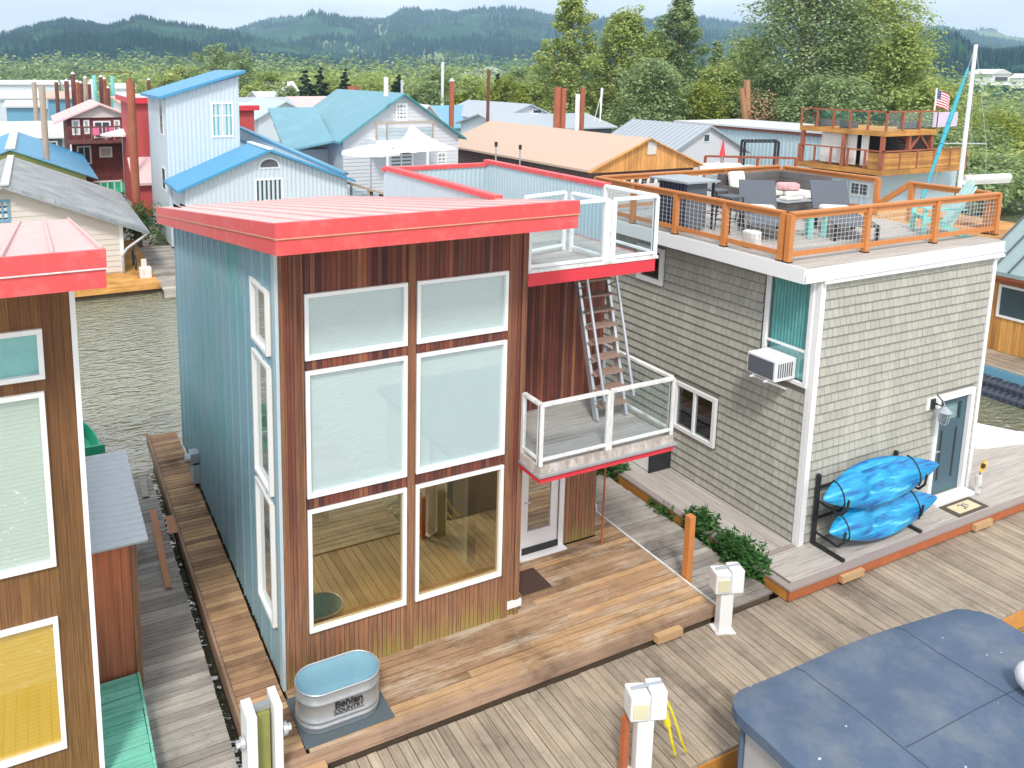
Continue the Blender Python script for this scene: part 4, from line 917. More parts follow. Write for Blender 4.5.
o=f.build('canvas_cover',M['navy'],t,smooth=True); bm=bmesh.new(); bm.from_mesh(o.data); bmesh.ops.remove_doubles(bm,verts=bm.verts,dist=.0005); bmesh.ops.recalc_face_normals(bm,faces=bm.faces); bm.to_mesh(o.data); bm.free()
f=MB()
edge=[cxy(i/nx,1)+(cz(i/nx,1),) for i in range(nx+1)]; left=[cxy(0,j/ny)+(cz(0,j/ny),) for j in range(ny+1)]; right=[cxy(1,j/ny)+(cz(1,j/ny),) for j in range(ny+1)]
for run in (edge,left,right):
    for p,q in zip(run[:-1],run[1:]): f.quad(p,q,(q[0],q[1],q[2]-.14),(p[0],p[1],p[2]-.14),c=.5)
f.build('cover_edge',M['navy'],t)
f=MB()
for u in (.27,.66): f.path([cxy(u,j/ny)+(cz(u,j/ny)+.003,) for j in range(ny+1)],.0045,5)
f.path([cxy(u,.62)+(cz(u,.62)+.003,) for u in [i/nx for i in range(10,nx+1)]],.0045,5); f.path([cxy(u,.35)+(cz(u,.35)+.003,) for u in [i/nx for i in range(10,nx+1)]],.0045,5)
f.build('seam',plain('dark_seam',(.04,.06,.09),.8),t)
f=MB(); f.box(x0+.12,yf+.3,ZW-.1,x0+.16,yb-.35,.86); f.box(x0+.2,yb-.34,ZW-.1,x1-.4,yb-.30,.86); f.build('clear_side_curtain',plain('clouded_vinyl',(.40,.40,.41),.35,var=.25,scale=3),t)
for y in (-3.72,-4.5,-5.4): f=MB(); f.tube((x0+.10,y,ZW),(x0+.10,y,.88),.03,8); f.build('cover_pole',M['navy'],t)
f=MB(); f.box(x0+.25,yf,ZW-.2,x1-.3,yb-.32,.1); f.build('hull',M['white'],t)
# white round buoy at the right edge
p=at(1040,688,z=1.15); t=MB(); 
rs=[]
for i in range(9):
    a=-math.pi/2+math.pi*i/8; rs.append([(p.x+.26*math.cos(a)*math.cos(b),p.y+.26*math.cos(a)*math.sin(b),1.25+.2*math.sin(a)) for b in [2*math.pi*k/18 for k in range(18)]])
t.rings(rs); tag(t.build('antenna_dome',M['white'],smooth=True),'white rounded antenna dome on the blue boat cover at the right edge','dome')
# ================================================================= BACKGROUND BUILDINGS
def ghouse(label, x0,x1,y0,y1,zb,ze,zr, wall, roof, axis='y', over=.35, over_y=None, name='house', cat='house', group=None, ridge=None, th=.12, capmat=None, siding_dir='lap', parts=True):
    """gabled building; axis = direction of the ridge. returns the root"""
    t=thing(name,label,cat,((x0+x1)/2,y0,zb),group); oy=over if over_y is None else over_y
    f=MB()
    if axis=='y':
        xm=ridge if ridge is not None else (x0+x1)/2
        f.prism([(x0,zb),(x1,zb),(x1,ze),(xm,zr),(x0,ze)],y0,y1,'y')
        f.build('wall',M[wall],t)
        f=MB()
        for xe,s in ((x0,-1),(x1,1)):
            k=(zr-ze)/abs(xe-xm); xo=xe+s*over; zo=ze-k*over
            slab(f,[(xo,y0-oy,zo+th),(xm,y0-oy,zr+th),(xm,y1+oy,zr+th),(xo,y1+oy,zo+th)] if s<0 else [(xm,y0-oy,zr+th),(xo,y0-oy,zo+th),(xo,y1+oy,zo+th),(xm,y1+oy,zr+th)],th)
    else:
        ym=ridge if ridge is not None else (y0+y1)/2
        f.prism([(y0,zb),(y1,zb),(y1,ze),(ym,zr),(y0,ze)],x0,x1,'x')
        f.build('wall',M[wall],t)
        f=MB()
        for ye,s in ((y0,-1),(y1,1)):
            k=(zr-ze)/abs(ye-ym); yo=ye+s*oy; zo=ze-k*oy
            slab(f,[(x0-over,yo,zo+th),(x1+over,yo,zo+th),(x1+over,ym,zr+th),(x0-over,ym,zr+th)] if s<0 else [(x0-over,ym,zr+th),(x1+over,ym,zr+th),(x1+over,yo,zo+th),(x0-over,yo,zo+th)],th)
    t['_r']=0; del t['_r']
    r=f.build('roof',M[roof],t)
    return t,r
def laps(parent, ax, c, a0,a1,z0,z1, mat, pitch=.2, clip=None):
    f=MB(); z=z0
    while z<z1-.02:
        aa,bb=a0,a1
        if clip: aa,bb=clip(z+pitch*.5)
        if bb-aa>.1:
            P=lambda u,d,zz:(u,c-d,zz) if ax=='y' else (c-d,u,zz)
            f.quad(P(aa,.03,z),P(bb,.03,z),P(bb,.004,z+pitch),P(aa,.004,z+pitch)); f.quad(P(aa,0,z),P(bb,0,z),P(bb,.03,z),P(aa,.03,z),c=0)
        z+=pitch
    f.build('siding',M[mat],parent)
# ---- cream house at left (gable to us) : right wall foot at px (126,272)
yb=26.0; XR1=.50
t,r=ghouse('cream lap sided house with a grey roof beyond the river channel at left',-8.1,XR1,yb,37,-.16,2.0,3.80,'cream_lap','greyroof',ridge=-3.8,over=.95,over_y=.5)
laps(t,'y',yb-.002,-8.1,XR1,-.1,3.6,'cream_lap',.24,clip=lambda z:(-8.0,XR1-.05) if z<1.85 else (-8.1+(z-1.85)*2.45,XR1-(z-1.85)*2.45))
f=MB(); f.box(XR1-.12,yb-.05,-.16,XR1+.03,yb-.001,2.0); f.build('corner_board',M['white'],t)
f=MB(); f.box(-3.95,yb-.55,3.90,-3.65,37.5,3.97); f.build('ridge_cap',M['whiteroof'],r)
f=MB(); f.bar((XR1+.95,yb-.5,1.56),(-3.8,yb-.5,3.78),.05,.16,up=(0,-1,0)); f.tube((XR1+1.0,yb-.4,1.58),(XR1+1.0,37.4,1.58),.07,8); f.build('gutter',M['galv'],r)
f=MB(); f.path([(XR1+.95,yb-.35,1.5),(XR1+.15,yb-.15,.9),(XR1-.05,yb-.12,.6),(XR1-.05,yb-.12,-.1)],.06,8); f.build('downpipe',M['alu'],t)
p0,p1=at(-6,200,y=yb),at(11,222,y=yb)
window(t,'y',yb,p0.x,p1.x,p1.z,p0.z,fw=.10,proud=.06,mv=(.5,),mh=(.5,),frame='paleblueroof',glass='glass_dark')
# its orange deck
d0=at(159,283,z=-.2)
f=MB(); boards(f,-9,d0.x,d0.y,yb,-.17,bw=.2,gap=.01,along='x',seam=20,jit=.002); boards(f,XR1+.05,d0.x+.05,yb,33,-.17,bw=.2,gap=.01,along='x',seam=20); f.box(-9,d0.y-.04,-.42,d0.x+.06,d0.y-.001,-.16)
dk=thing('orange_deck','orange painted deck around the cream lap sided house by the water','deck',(0,d0.y,-.2)); f.build('deck_boards',deckmat('orange_deck_boards',[(.56,.29,.08),(.62,.33,.10),(.58,.30,.09)],0,grain=12),dk)
f=MB(); f.box(-9,d0.y+.1,-.8,d0.x-.05,33,-.43); f.build('float_logs',M['log'],dk)
t=MB(); t.box(1.0,24.6,-.17,1.45,25.0,.25); t.box(1.1,24.9,.25,1.3,25.1,.55); tag(t.build('cooler_box',M['white_worn']),'small white box on the orange deck beside the downpipe','box')
t=thing('bicycle','dark bicycle leaning at the corner of the cream house on the orange deck','bicycle',(1.1,26.6,-.17))
for y in (26.2,27.2):
    f=MB(); pts=[(1.0,y+.33*math.cos(a),.17+.33*math.sin(a)) for a in [2*math.pi*k/16 for k in range(17)]]; f.path(pts,.025,5); f.build('wheel',M['black'],t)
f=MB(); f.path([(1.0,26.2,.17),(1.0,26.35,.62),(1.0,26.9,.66),(1.0,26.7,.17),(1.0,26.35,.62)],.025,5); f.path([(1.0,26.9,.66),(1.0,27.2,.17),(1.0,26.7,.17)],.025,5); f.path([(.8,26.35,.85),(1.2,26.35,.85)],.02,5); f.tube((1,26.35,.6),(1,26.35,.85),.02,5); f.build('frame',M['slate'],t)
f=MB(); f.box(.92,26.85,.72,1.08,27.1,.77); f.build('saddle',M['black'],t)
# grey float dock and shrub next to it
a,b=at(164,291,z=-.3),at(149,247,z=-.3)
f=MB(); boards(f,a.x,a.x+2.6,a.y,b.y,-.3,bw=.3,gap=.02,along='x',seam=20,jit=.01); f.box(a.x,a.y-.05,-.6,a.x+2.6,a.y-.001,-.3)
tag(f.build('small_float',M['dock_side']),'weathered grey float in the water beside the orange deck','float')
# ---- foliage tools
def leaves(f, cx,cy,cz,rx,ry,rz,n,s,up=.7,shell=.85):
    for _ in range(n):
        while True:
            u=Vector((random.uniform(-1,1),random.uniform(-1,1),random.uniform(-1,1)))
            if .001<u.length<1: break
        l=u.length; l2=l**shell; u=u/l*l2
        p=Vector((cx+u.x*rx,cy+u.y*ry,cz+u.z*rz)); nrm=(u*.8+Vector((random.uniform(-.8,.8),random.uniform(-.8,.8),random.uniform(-.1,1)+up))).normalized()
        a=nrm.orthogonal().normalized(); a.rotate(Matrix.Rotation(random.uniform(0,6.3),3,nrm)); b=nrm.cross(a); k=s*random.uniform(.6,1.3)
        f.quad(p-a*k*.5,p-b*k*.3,p+a*k*.5,p+b*k*.3)
def limb(f,a,b,r0,r1,bend=.15,n=3):
    a=Vector(a); b=Vector(b); p=a; rr=r0; L_=(b-a).length
    for i in range(n):
        t=(i+1)/n; q=a.lerp(b,t)+Vector((random.uniform(-1,1),random.uniform(-1,1),random.uniform(-.5,.5)))*bend*L_*(.3 if i<n-1 else 0); r2=r0+(r1-r0)*t; f.tube(p,q,rr,6,r2,caps=False); p=q; rr=r2
def tree(x,y,z0,h,w,label,leaf='leaf_a',n=5000,ls=.4,kind='round',name='tree',group=None,clumps=26,trunk_show=.18,bare=0,cat='tree'):
    t=thing(name,label,cat,(x,y,z0),group); tr=MB(); cr=MB(); zt=z0+h; clumps=int(clumps*1.5)
    limb(tr,(x,y,z0-.3),(x+random.uniform(-.03,.03)*h,y,z0+h*.82),h*.022,h*.006,.05,5)
    for i in range(clumps):
        q=(i+.5)/clumps; v=trunk_show+(1-trunk_show)*q
        if kind=='cone': rad=w*.5*(1-q)**.85+.04*w; cr_=rad*.55
        elif kind=='tall': rad=w*.5*(math.sin(math.pi*min(1,q*.9+.12))**.6)*(1.05-.45*q); cr_=w*.17*(1.15-.55*q)
        else: rad=w*.5*math.sin(math.pi*(q*.86+.12))**.55; cr_=w*.19*(1.1-.3*q)
        a=i*2.4+random.uniform(-.5,.5); rr=rad*random.uniform(.35,.95)
        cx=x+rr*math.cos(a); cy=y+rr*math.sin(a); cz_=z0+h*v*random.uniform(.95,1.0); cr_*=random.uniform(.7,1.25)
        limb(tr,(x,y,z0+h*max(.1,v*.72)),(cx,cy,cz_),h*.007,h*.002,.15,2)
        if random.random()<bare: continue
        leaves(cr,cx,cy,cz_-.1*cr_,cr_,cr_,cr_*(.85 if kind!='cone' else .5),n//clumps,ls)
        if kind!='cone':
            for k in range(2):
                a2=random.uniform(0,6.28); leaves(cr,cx+cr_*math.cos(a2),cy+cr_*math.sin(a2),cz_+random.uniform(-.6,.5)*cr_,cr_*.5,cr_*.5,cr_*.4,n//clumps//5,ls)
    tr.build('trunk',M['bark'],t); cr.build('crown',M[leaf],t); return t
def bush(x,y,z0,w,d,h,label,leaf='leaf_b',n=1500,ls=.3,name='bush',group=None,cat='bush'):
    f=MB(); k=max(4,n//220)
    for i in range(k): leaves(f,x+random.uniform(-.5,.5)*w*.7,y+random.uniform(-.5,.5)*d*.7,z0+h*random.uniform(.25,.7),w*.22+.1,d*.22+.1,h*.32,n//k,ls)
    return tag(f.build(name,M[leaf]),label,cat,group)
bush(a.x-.0,33.0,-.4,3.0,2,2.2,'dark green shrub between the orange deck and the pale blue gabled house','leaf_p',2600,.16)
# weeds in the gap by the grey deck
def weed(x,y,z0,h,w,n,label):
    t=thing('weed',label,'plant',(x,y,z0)); st=MB(); lf=MB()
    for i in range(n):
        a=random.uniform(0,6.28); r=random.uniform(0,w); hh=h*random.uniform(.5,1); p=Vector((x+r*.5*math.cos(a),y+r*.9*math.sin(a),z0)); q=Vector((x+r*.8*math.cos(a),y+r*1.5*math.sin(a),z0+hh)); st.tube(p,q,.006,4)
        for k in range(16):
            s=.15+.85*k/16; c=p.lerp(q,s); b=random.uniform(0,6.28); Lf=random.uniform(.07,.17); d=Vector((math.cos(b),math.sin(b),random.uniform(-.4,.4))); sd=Vector((-math.sin(b),math.cos(b),0))*Lf*.22
            lf.quad(c,c+d*Lf*.5+sd,c+d*Lf,c+d*Lf*.5-sd)
    st.build('stem',M['leaf_p'],t); lf.build('foliage',M['leaf_p'],t); return t
weed(8.22,.62,-.55,.95,.30,110,'green leafy weed in the gap beside the lone orange post')
weed(8.12,-.45,-.55,1.0,.36,150,'larger green leafy weed between the utility pedestal and grey deck corner')
weed(8.15,1.5,-.55,.6,.28,60,'small green weed beside the mossy log behind the lone orange post')
weed(8.18,.08,-.55,.75,.28,70,'green weed filling the gap between two larger leafy weeds')
weed(8.2,3.5,-.55,.85,.5,190,'green weeds in the gap just past the balcony of the cedar house')
weed(8.2,4.6,-.55,.7,.45,90,'green weeds growing in the far end of the gap beside the grey deck')
# ---- light blue roofed house behind the cream one
zr=3.9
p=at(5,131,y=52); q=at(92,166,y=50)
t=thing('house','bright blue metal roofed low house partly behind the grey roof at left','house',(-4,39,0))
A_=[at(0,150,d=52),at(98,178,d=50),at(88,164,d=57),at(5,131,d=62)]
zrdg=at(5,131,y=60).z; 
f=MB(); xL=-2.55; y0_,y1_=38.8,54.0; ze_,zr_=1.3,4.9; xe=at(98,178,y=y0_).x; ze_=at(98,178,y=y0_).z; zr_=at(10,149,y=y0_).z; xm=at(10,149,y=y0_).x; y1_=53.7
slab(f,[(xm,y0_,zr_),(xe,y0_,ze_),(xe,y1_,ze_),(xm,y1_,zr_)],.12); slab(f,[(2*xm-xe,y0_,ze_),(xm,y0_,zr_),(xm,y1_,zr_),(2*xm-xe,y1_,ze_)],.12); r=f.build('roof',M['blueroof'],t)
f=MB(); f.box(xm-.25,y0_-.02,zr_-.02,xm+.25,y1_,zr_+.06); f.build('ridge_cap',M['whiteroof'],r)
f=MB(); f.bar((xm,y0_-.05,zr_-.03),(xe,y0_-.05,ze_-.03),.06,.14,up=(0,-1,0)); f.bar((xm,y0_-.05,zr_-.03),(2*xm-xe,y0_-.05,ze_-.03),.06,.14,up=(0,-1,0)); f.build('barge_board',M['greenroof'],r)
f=MB(); xw=xe-.6; f.prism([(2*xm-xw,-.3),(xw,-.3),(xw,ze_+.1),(xm,zr_-.15),(2*xm-xw,ze_+.1)],y0_+.3,y1_-.3,'y'); f.build('wall',plain('lime_yellow_wall',(.55,.6,.2),.7),t)
# generic house placed by the pixels of its front face
def fwin(t, u0,u1,v0,v1,y,**k):
    a=at(u0,v0,y=y); b=at(u1,v1,y=y); return window(t,'y',y,a.x,b.x,b.z,a.z,glass='glass_dark',**k)
# ---- blue tower with gabled front (pale blue metal)
yT=27.0
gl=at(184.6,188,y=yT); ga=at(268,150.6,y=yT); gr=at(347,179,y=yT)
t=thing('house','pale blue metal clad house with a tall single pitch tower and blue roofs','house',(4,yT,0))
zb=-.2
f=MB(); f.prism([(gl.x,zb),(gr.x,zb),(gr.x,gr.z),(ga.x,ga.z-.05),(gl.x,gl.z)],yT,yT+7,'y'); f.build('gable_wall',M['ltblue_wall'],t)
f=MB(); zt_=lambda x: gl.z+(ga.z-gl.z)*(x-gl.x)/(ga.x-gl.x) if x<ga.x else ga.z+(gr.z-ga.z)*(x-ga.x)/(gr.x-ga.x)
ribbed(f,'y',yT-.003,gl.x,gr.x,zb,9,pitch=.21,h=.03,major=99,topf=lambda x:zt_(x)-.05); f.build('board_and_batten',M['ltblue_wall'],t)
yTw=yT+3.6
tl=at(165,90,y=yTw); tr_=at(238,72,y=yTw); 
f=MB(); f.prism([(tl.x,zb),(tr_.x,zb),(tr_.x,tr_.z-.2),(tl.x,at(165,97,y=yTw).z)],yTw,yTw+6.5,'y'); f.build('tower_wall',M['ltblue_wall'],t)
f=MB(); zl=at(165,97,y=yTw).z; ribbed(f,'y',yTw-.003,tl.x,tr_.x,zb,12,pitch=.21,h=.03,major=99,topf=lambda x:zl+(tr_.z-.2-zl)*(x-tl.x)/(tr_.x-tl.x)); f.build('board_and_batten',M['ltblue_wall'],t)
f=MB(); k=(tr_.z-zl)/(tr_.x-tl.x); slab(f,[(tl.x-.35,yTw-.35,zl-.35*k+.15),(tr_.x+.3,yTw-.35,tr_.z+.3*k),(tr_.x+.3,yTw+6.8,tr_.z+.3*k),(tl.x-.35,yTw+6.8,zl-.35*k+.15)],.14); f.build('roof',M['blueroof'],t)
f=MB(); kl=(ga.z-gl.z)/(ga.x-gl.x); kr=(gr.z-ga.z)/(gr.x-ga.x)
slab(f,[(gl.x-.4,yT-.4,gl.z-.4*kl+.1),(ga.x,yT-.4,ga.z+.1),(ga.x,yTw-.02,ga.z+.1),(gl.x-.4,yTw-.02,gl.z-.4*kl+.1)],.12)
slab(f,[(ga.x,yT-.4,ga.z+.1),(gr.x+.3,yT-.4,gr.z+.3*kr+.1),(gr.x+.3,yT+7.3,gr.z+.3*kr+.1),(ga.x,yT+7.3,ga.z+.1)],.12); r=f.build('roof',M['blueroof'],t)
f=MB(); f.box(ga.x-.12,yT-.42,ga.z+.08,ga.x+.12,yTw,ga.z+.16); f.build('ridge_cap',M['white'],r)
fwin(t,254.6,283.6,179,201,yT,fw=.08,proud=.05)
a=at(258.5,163,y=yT); b=at(279.5,168,y=yT); c=at(269,157.5,y=yT)
f=MB(); xc=(a.x+b.x)/2; hw=(b.x-a.x)/2; hh=c.z-b.z
f.prism([(xc-hw,b.z)]+[(xc-hw*math.cos(q),b.z+.1+(hh-.1)*math.sin(q)) for q in [math.pi*i/12 for i in range(13)]]+[(xc+hw,b.z)],yT-.06,yT-.0,'y'); fo=f.build('arched_window',M['white'],t)
f=MB(); f.prism([(xc-hw*.86,b.z+.07)]+[(xc-hw*.86*math.cos(q),b.z+.12+(hh-.2)*math.sin(q)) for q in [math.pi*i/12 for i in range(13)]]+[(xc+hw*.86,b.z+.07)],yT-.068,yT-.061,'y'); f.build('pane',M['slate'],fo)
fwin(t,210.5,234,102.5,137,yTw,fw=.09,proud=.06,mv=(.5,),mh=(.62,),blind='aqua')
for z0,z1 in ((5.2,7.2),(2.4,3.6)): window(t,'x',tl.x,yTw+1.0,yTw+2.2,z0,z1,fw=.08,glass='glass_dark')
# parapet extension at right of the tower
p=at(240,133,y=yT+9); q=at(283,153,y=yT+9)
f=MB(); a=at(238,128,y=yT+8.5); b=at(345,175,y=yT+1.0); f.hexa([(a.x,a.y,0),(b.x,b.y,0),(b.x+.15,b.y+.1,0),(a.x+.15,a.y+.1,0),(a.x,a.y,a.z),(b.x,b.y,b.z),(b.x+.15,b.y+.1,b.z),(a.x+.15,a.y+.1,a.z)]); f.build('side_screen',M['ltblue_wall'],t)
f=MB(); f.bar((a.x+.07,a.y,a.z+.05),(b.x+.07,b.y,b.z+.05),.3,.1); f.build('screen_cap',M['paleblueroof'],t)
# ---- red towers behind the blue house
def boxhouse(label, x0,x1,y0,y1,zb,z1, wall, roofm, over=.3, th=.35, slope=0, name='house', trim=None):
    t=thing(name,label,'house',((x0+x1)/2,y0,zb)); f=MB(); f.box(x0,y0,zb,x1,y1,z1); f.build('wall',M[wall],t)
    f=MB(); slab(f,[(x0-over,y0-over,z1+th),(x1+over,y0-over,z1+th+slope),(x1+over,y1+over,z1+th+slope),(x0-over,y1+over,z1+th)],.08); r=f.build('roof',M[roofm],t)
    if trim: f=MB(); f.box(x0-over-.01,y0-over-.02,z1-.02,x1+over+.01,y0-over+.05,z1+th-.03); f.box(x0-over-.02,y0-over,z1-.02,x0-over+.04,y1+over,z1+th-.03); f.build('fascia',M[trim],r)
    return t
yy=42; a=at(140,105,y=yy); b=at(164,105,y=yy)
t=boxhouse('red walled house with a pale roof behind the tall rusty pile',at(134,105,y=yy).x,at(160,105,y=yy).x,yy,yy+8,-.3,at(140,103,y=yy).z,'redwall','whiteroof',trim='beam_red')
pz=at(150,160,y=yy-2); f=MB(); x0_=at(131,160,y=yy-2).x; x1_=at(158,160,y=yy-2).x; slab(f,[(x0_,yy-2.5,pz.z-1.3),(x1_,yy-2.5,pz.z-1.3),(x1_,yy-.01,pz.z),(x0_,yy-.01,pz.z)],.15); f.build('lower_roof',M['redtop'],t)
f=MB(); f.box(x0_+.3,yy-2.2,-.3,x1_-.2,yy-.02,pz.z-1.35); f.build('porch_wall',M['redwall'],t)
yy=46; t=boxhouse('small red walled tower house between the blue tower and far roofs',at(237,110,y=yy).x,at(254,110,y=yy).x,yy,yy+5,-.3,at(245,110,y=yy).z,'redwall','whiteroof',over=.3,trim='beam_red')
# ---- maroon two storey house with balcony
yM=54.0
a=at(67,118,y=yM); b=at(132,117,y=yM); ap=at(100,105,y=yM)
t,r=ghouse('maroon two storey house with a pink railed balcony and shallow red roof',a.x,b.x,yM,yM+9,-.3,a.z-.05,ap.z,'maroon','redtop',over=.9,over_y=.5)
f=MB(); f.prism([(a.x-.4,a.z+.0),(b.x+.4,a.z+.0),((a.x+b.x)/2,ap.z-.05)],yM-.12,yM-.03,'y'); f.build('pale_gable',M['cream_lap'],t)
for u0,u1,v0,v1 in ((71.5,80.5,120,135),(83,90,120,134),(113.5,120.5,120,134),(122.5,129,121,134)): fwin(t,u0,u1,v0,v1,yM,fw=.12,proud=.05,blind='blind_tan')
fwin(t,93,111.5,121,138,yM,fw=.12,proud=.05,mv=(.5,)); fwin(t,76.5,92,146,164,yM,fw=.12,proud=.05,mv=(.5,)); fwin(t,99,112.5,147,157,yM,fw=.12,proud=.05,blind='blind_tan')
bz=at(90,141,y=yM-1.5).z; x0_=at(68,141,y=yM-1.5).x; x1_=at(132,141,y=yM-1.5).x
f=MB(); f.box(x0_,yM-1.6,bz-.2,x1_,yM-.02,bz); f.box(x0_,yM-1.6,bz+.95,x1_,yM-1.5,bz+1.05)
for i in range(9): x=x0_+(x1_-x0_)*i/8; f.box(x-.04,yM-1.6,bz+.001,x+.04,yM-1.52,bz+.95)
f.build('balcony',M['pile_dark'],t)
for xx in (x0_+.1,x1_-.2): f=MB(); f.box(xx,yM-1.6,-.3,xx+.12,yM-1.48,bz-.2); f.build('balcony_post',M['white_worn'],t)
def garden_chair(x,y,z,mat,label):
    t=thing('garden_chair',label,'chair',(x,y,z)); f=MB(); f.box(x-.3,y-.3,z+.35,x+.3,y+.3,z+.42); f.build('seat',M[mat],t); f=MB(); f.box(x-.3,y+.25,z+.42,x+.3,y+.32,z+1.0); f.build('backrest',M[mat],t)
    for sx in (-.27,.27):
        for sy in (-.27,.27): f=MB(); f.box(x+sx-.03,y+sy-.03,z,x+sx+.03,y+sy+.03,z+.35); f.build('leg',M[mat],t)
M['pink']=plain('pink_paint',(.70,.20,.34),.6)
garden_chair(at(96,137,y=yM-.9).x,yM-.9,bz+.002,'pink','left pink garden chair on the balcony of the maroon house'); garden_chair(at(110,137,y=yM-.9).x,yM-.9,bz+.002,'pink','right pink garden chair on the balcony of the maroon house')
t2=thing('float_deck','grey float deck with white railings at the foot of the maroon house','deck',(0,yM-3,-.3)); f=MB(); boards(f,x0_,x1_+1,yM-4.5,yM-.3,-.22,bw=.3,along='x',seam=20); f.build('deck_boards',M['dock_side'],t2)
f=MB(); fx=at(92,170,y=yM-4).x
for i in range(5): f.box(fx+i*.45,yM-4.3,-.22,fx+i*.45+.08,yM-4.2,.75)
f.box(fx,yM-4.3,.70,fx+1.9,yM-4.2,.80); f.build('white_railing',M['white'],t2)
t=MB(); x_=at(112,168,y=yM-4.2).x; t.rings(hullrings(x_,yM-4.4,1.6,2.6,.6,-.2)); tag(t.build('covered_dinghy',bpy.data.materials['boat_green']),'green covered dinghy on the float in front of the maroon house','boat')
# umbrella on its deck
def parasol(x,y,z,h,r,mat,label,closed=False,tilt=0):
    t=thing('parasol',label,'umbrella',(x,y,z)); f=MB(); f.tube((x,y,z),(x,y,z+h),.03,6); f.build('pole',M['alu'],t); f=MB(); n=8
    if closed: f.tube((x,y,z+h*.45),(x,y,z+h),.16,8,.03)
    else:
        ring=[(x+r*math.cos(2*math.pi*k/n),y+r*math.sin(2*math.pi*k/n),z+h-.45*r*.55) for k in range(n)]
        for k in range(n): f.quad(ring[k],ring[(k+1)%n],(x,y,z+h))
        for k in range(n): p_,q_=ring[k],ring[(k+1)%n]; f.quad(p_,q_,(q_[0],q_[1],q_[2]-.12),(p_[0],p_[1],p_[2]-.12))
    f.build('canopy',mat,t)
p=at(122,134,y=yM-5); parasol(p.x,p.y,-.2,at(121,130,y=yM-5).z+.3,1.4,M['cushion'],'white parasol at the right end of the maroon house balcony')
# ---- pale flat roofed buildings far left
yy=72; a=at(-20,124,y=yy); b=at(66,124,y=yy); ztp=at(30,138,y=yy).z
t=thing('house','long white roofed house behind the bright blue roof at left','house',(0,yy,0)); zf=at(30,139,y=yy).z; zk=at(30,121,y=yy+8).z
f=MB(); f.box(a.x,yy+.5,-.3,b.x-.4,yy+8,zf); f.build('wall',M['slate'],t); f=MB(); slab(f,[(a.x,yy,zf+.1),(b.x,yy,zf+.1),(b.x,yy+8,zk),(a.x,yy+8,zk)],.12); f.build('roof',M['whiteroof'],t)
for u0,u1 in ((22,33),(36,44),(47,58)): fwin(t,u0,u1,141,149,yy+.5,fw=.15,proud=.08)
yy=95; 
def far_shed(u0,u1,vt,vb,vr,yy,dep,wall,roof,label):
    a=at(u0,vt,y=yy); b=at(u1,vt,y=yy); zr_=at((u0+u1)/2,vr,y=yy+dep).z
    t=thing('boathouse',label,'boathouse',(a.x,yy,0)); f=MB(); f.box(a.x+.3,yy+.4,-.3,b.x-.3,yy+dep-.2,a.z-.1); f.build('wall',M[wall],t); f=MB(); slab(f,[(a.x,yy,a.z),(b.x,yy,b.z),(b.x,yy+dep,zr_),(a.x,yy+dep,zr_)],.2); f.build('roof',M[roof],t); return t
far_shed(3,45,106,120,100,96,10,'paleblueroof','whiteroof','pale blue walled boathouse with a white roof behind the long white roofed house')
far_shed(46,78,98,120,91,112,12,'paleblueroof','tanroof','blue walled boathouse with a cream roof left of the pile cluster')
far_shed(-15,44,98,110,90,125,12,'ltblue_wall','whiteroof','pale boathouse with a cream white roof at the far left')
far_shed(-15,60,84,92,80,190,14,'ltblue_wall','whiteroof','white roofed boathouse in the farthest row at left')
far_shed(62,80,84,92,80,195,14,'white','whiteroof','small white boathouse in the farthest row by the piles')
far_shed(115,136,88,98,83,150,12,'white','whiteroof','white roofed boathouse directly behind the tall rusty pile')
far_shed(118,150,102,110,96,80,9,'white','tanroof','white boathouse with a cream roof left of the blue tower')
# ---- white house with sea green roof, balcony, sail
yW=30.5
a=at(341,142,y=yW); ap=at(402,94,y=yW); b=at(460,137,y=yW)
xw0=at(343,150,y=yW).x; xw1=at(458,150,y=yW).x; ze_=at(343,139,y=yW).z; zr_=at(402,95,y=yW).z
t,r=ghouse('white lap sided house with a sea green gabled roof and an upper balcony',xw0,xw1,yW,yW+10,-.2,ze_,zr_,'white_lap','greenroof',over=.35,over_y=.3,ridge=ap.x)
laps(t,'y',yW-.002,xw0,xw1,0,zr_-.3,'white_lap',.2,clip=lambda z:(xw0,xw1) if z<ze_ else (xw0+(z-ze_)*(ap.x-xw0)/(zr_-ze_),xw1-(z-ze_)*(xw1-ap.x)/(zr_-ze_)))
f=MB(); f.bar((xw0-.35,yW-.32,ze_-.2),(ap.x,yW-.32,zr_+.06),.05,.2,up=(0,-1,0)); f.bar((xw1+.35,yW-.32,ze_-.2),(ap.x,yW-.32,zr_+.06),.05,.2,up=(0,-1,0)); f.build('barge_board',plain('dark_teal_trim',(.05,.28,.30),.5),r)
xl=at(281,150,y=yW+4).x
f=MB(); slab(f,[(xw0-2.6,yW+2.0,ze_-.7),(xw0-.36,yW+.5,ze_-.1),(xw0+.8,yW+7,ze_+1.4),(xw0-1.6,yW+9,ze_+1.3)],.12); f.build('porch_roof',M['greenroof'],t)
f=MB(); f.box(xw0-2.0,yW+2.4,-.2,xw0-.01,yW+9,ze_-.75); f.build('porch_wall',M['white_lap'],t)
window(t,'x',xw0-2.0,yW+3.2,yW+4.2,1.8,3.6,fw=.08,glass='glass_dark')
fwin(t,395.5,407,103,121,yW,fw=.10,proud=.06,mv=(.33,.66),mh=(.33,.66))
fwin(t,389,413,146,175,yW,fw=.12,proud=.06,mv=(.5,)); fwin(t,437,446,152,164,yW,fw=.08,proud=.06,mv=(.5,))
p=at(376,147,y=yW-1.3); q=at(434,122,y=yW-1.3); 
f=MB(); f.box(p.x,yW-1.3,p.z-.1,q.x,yW-.04,p.z+.35); bal=f.build('balcony',M['white'],t)
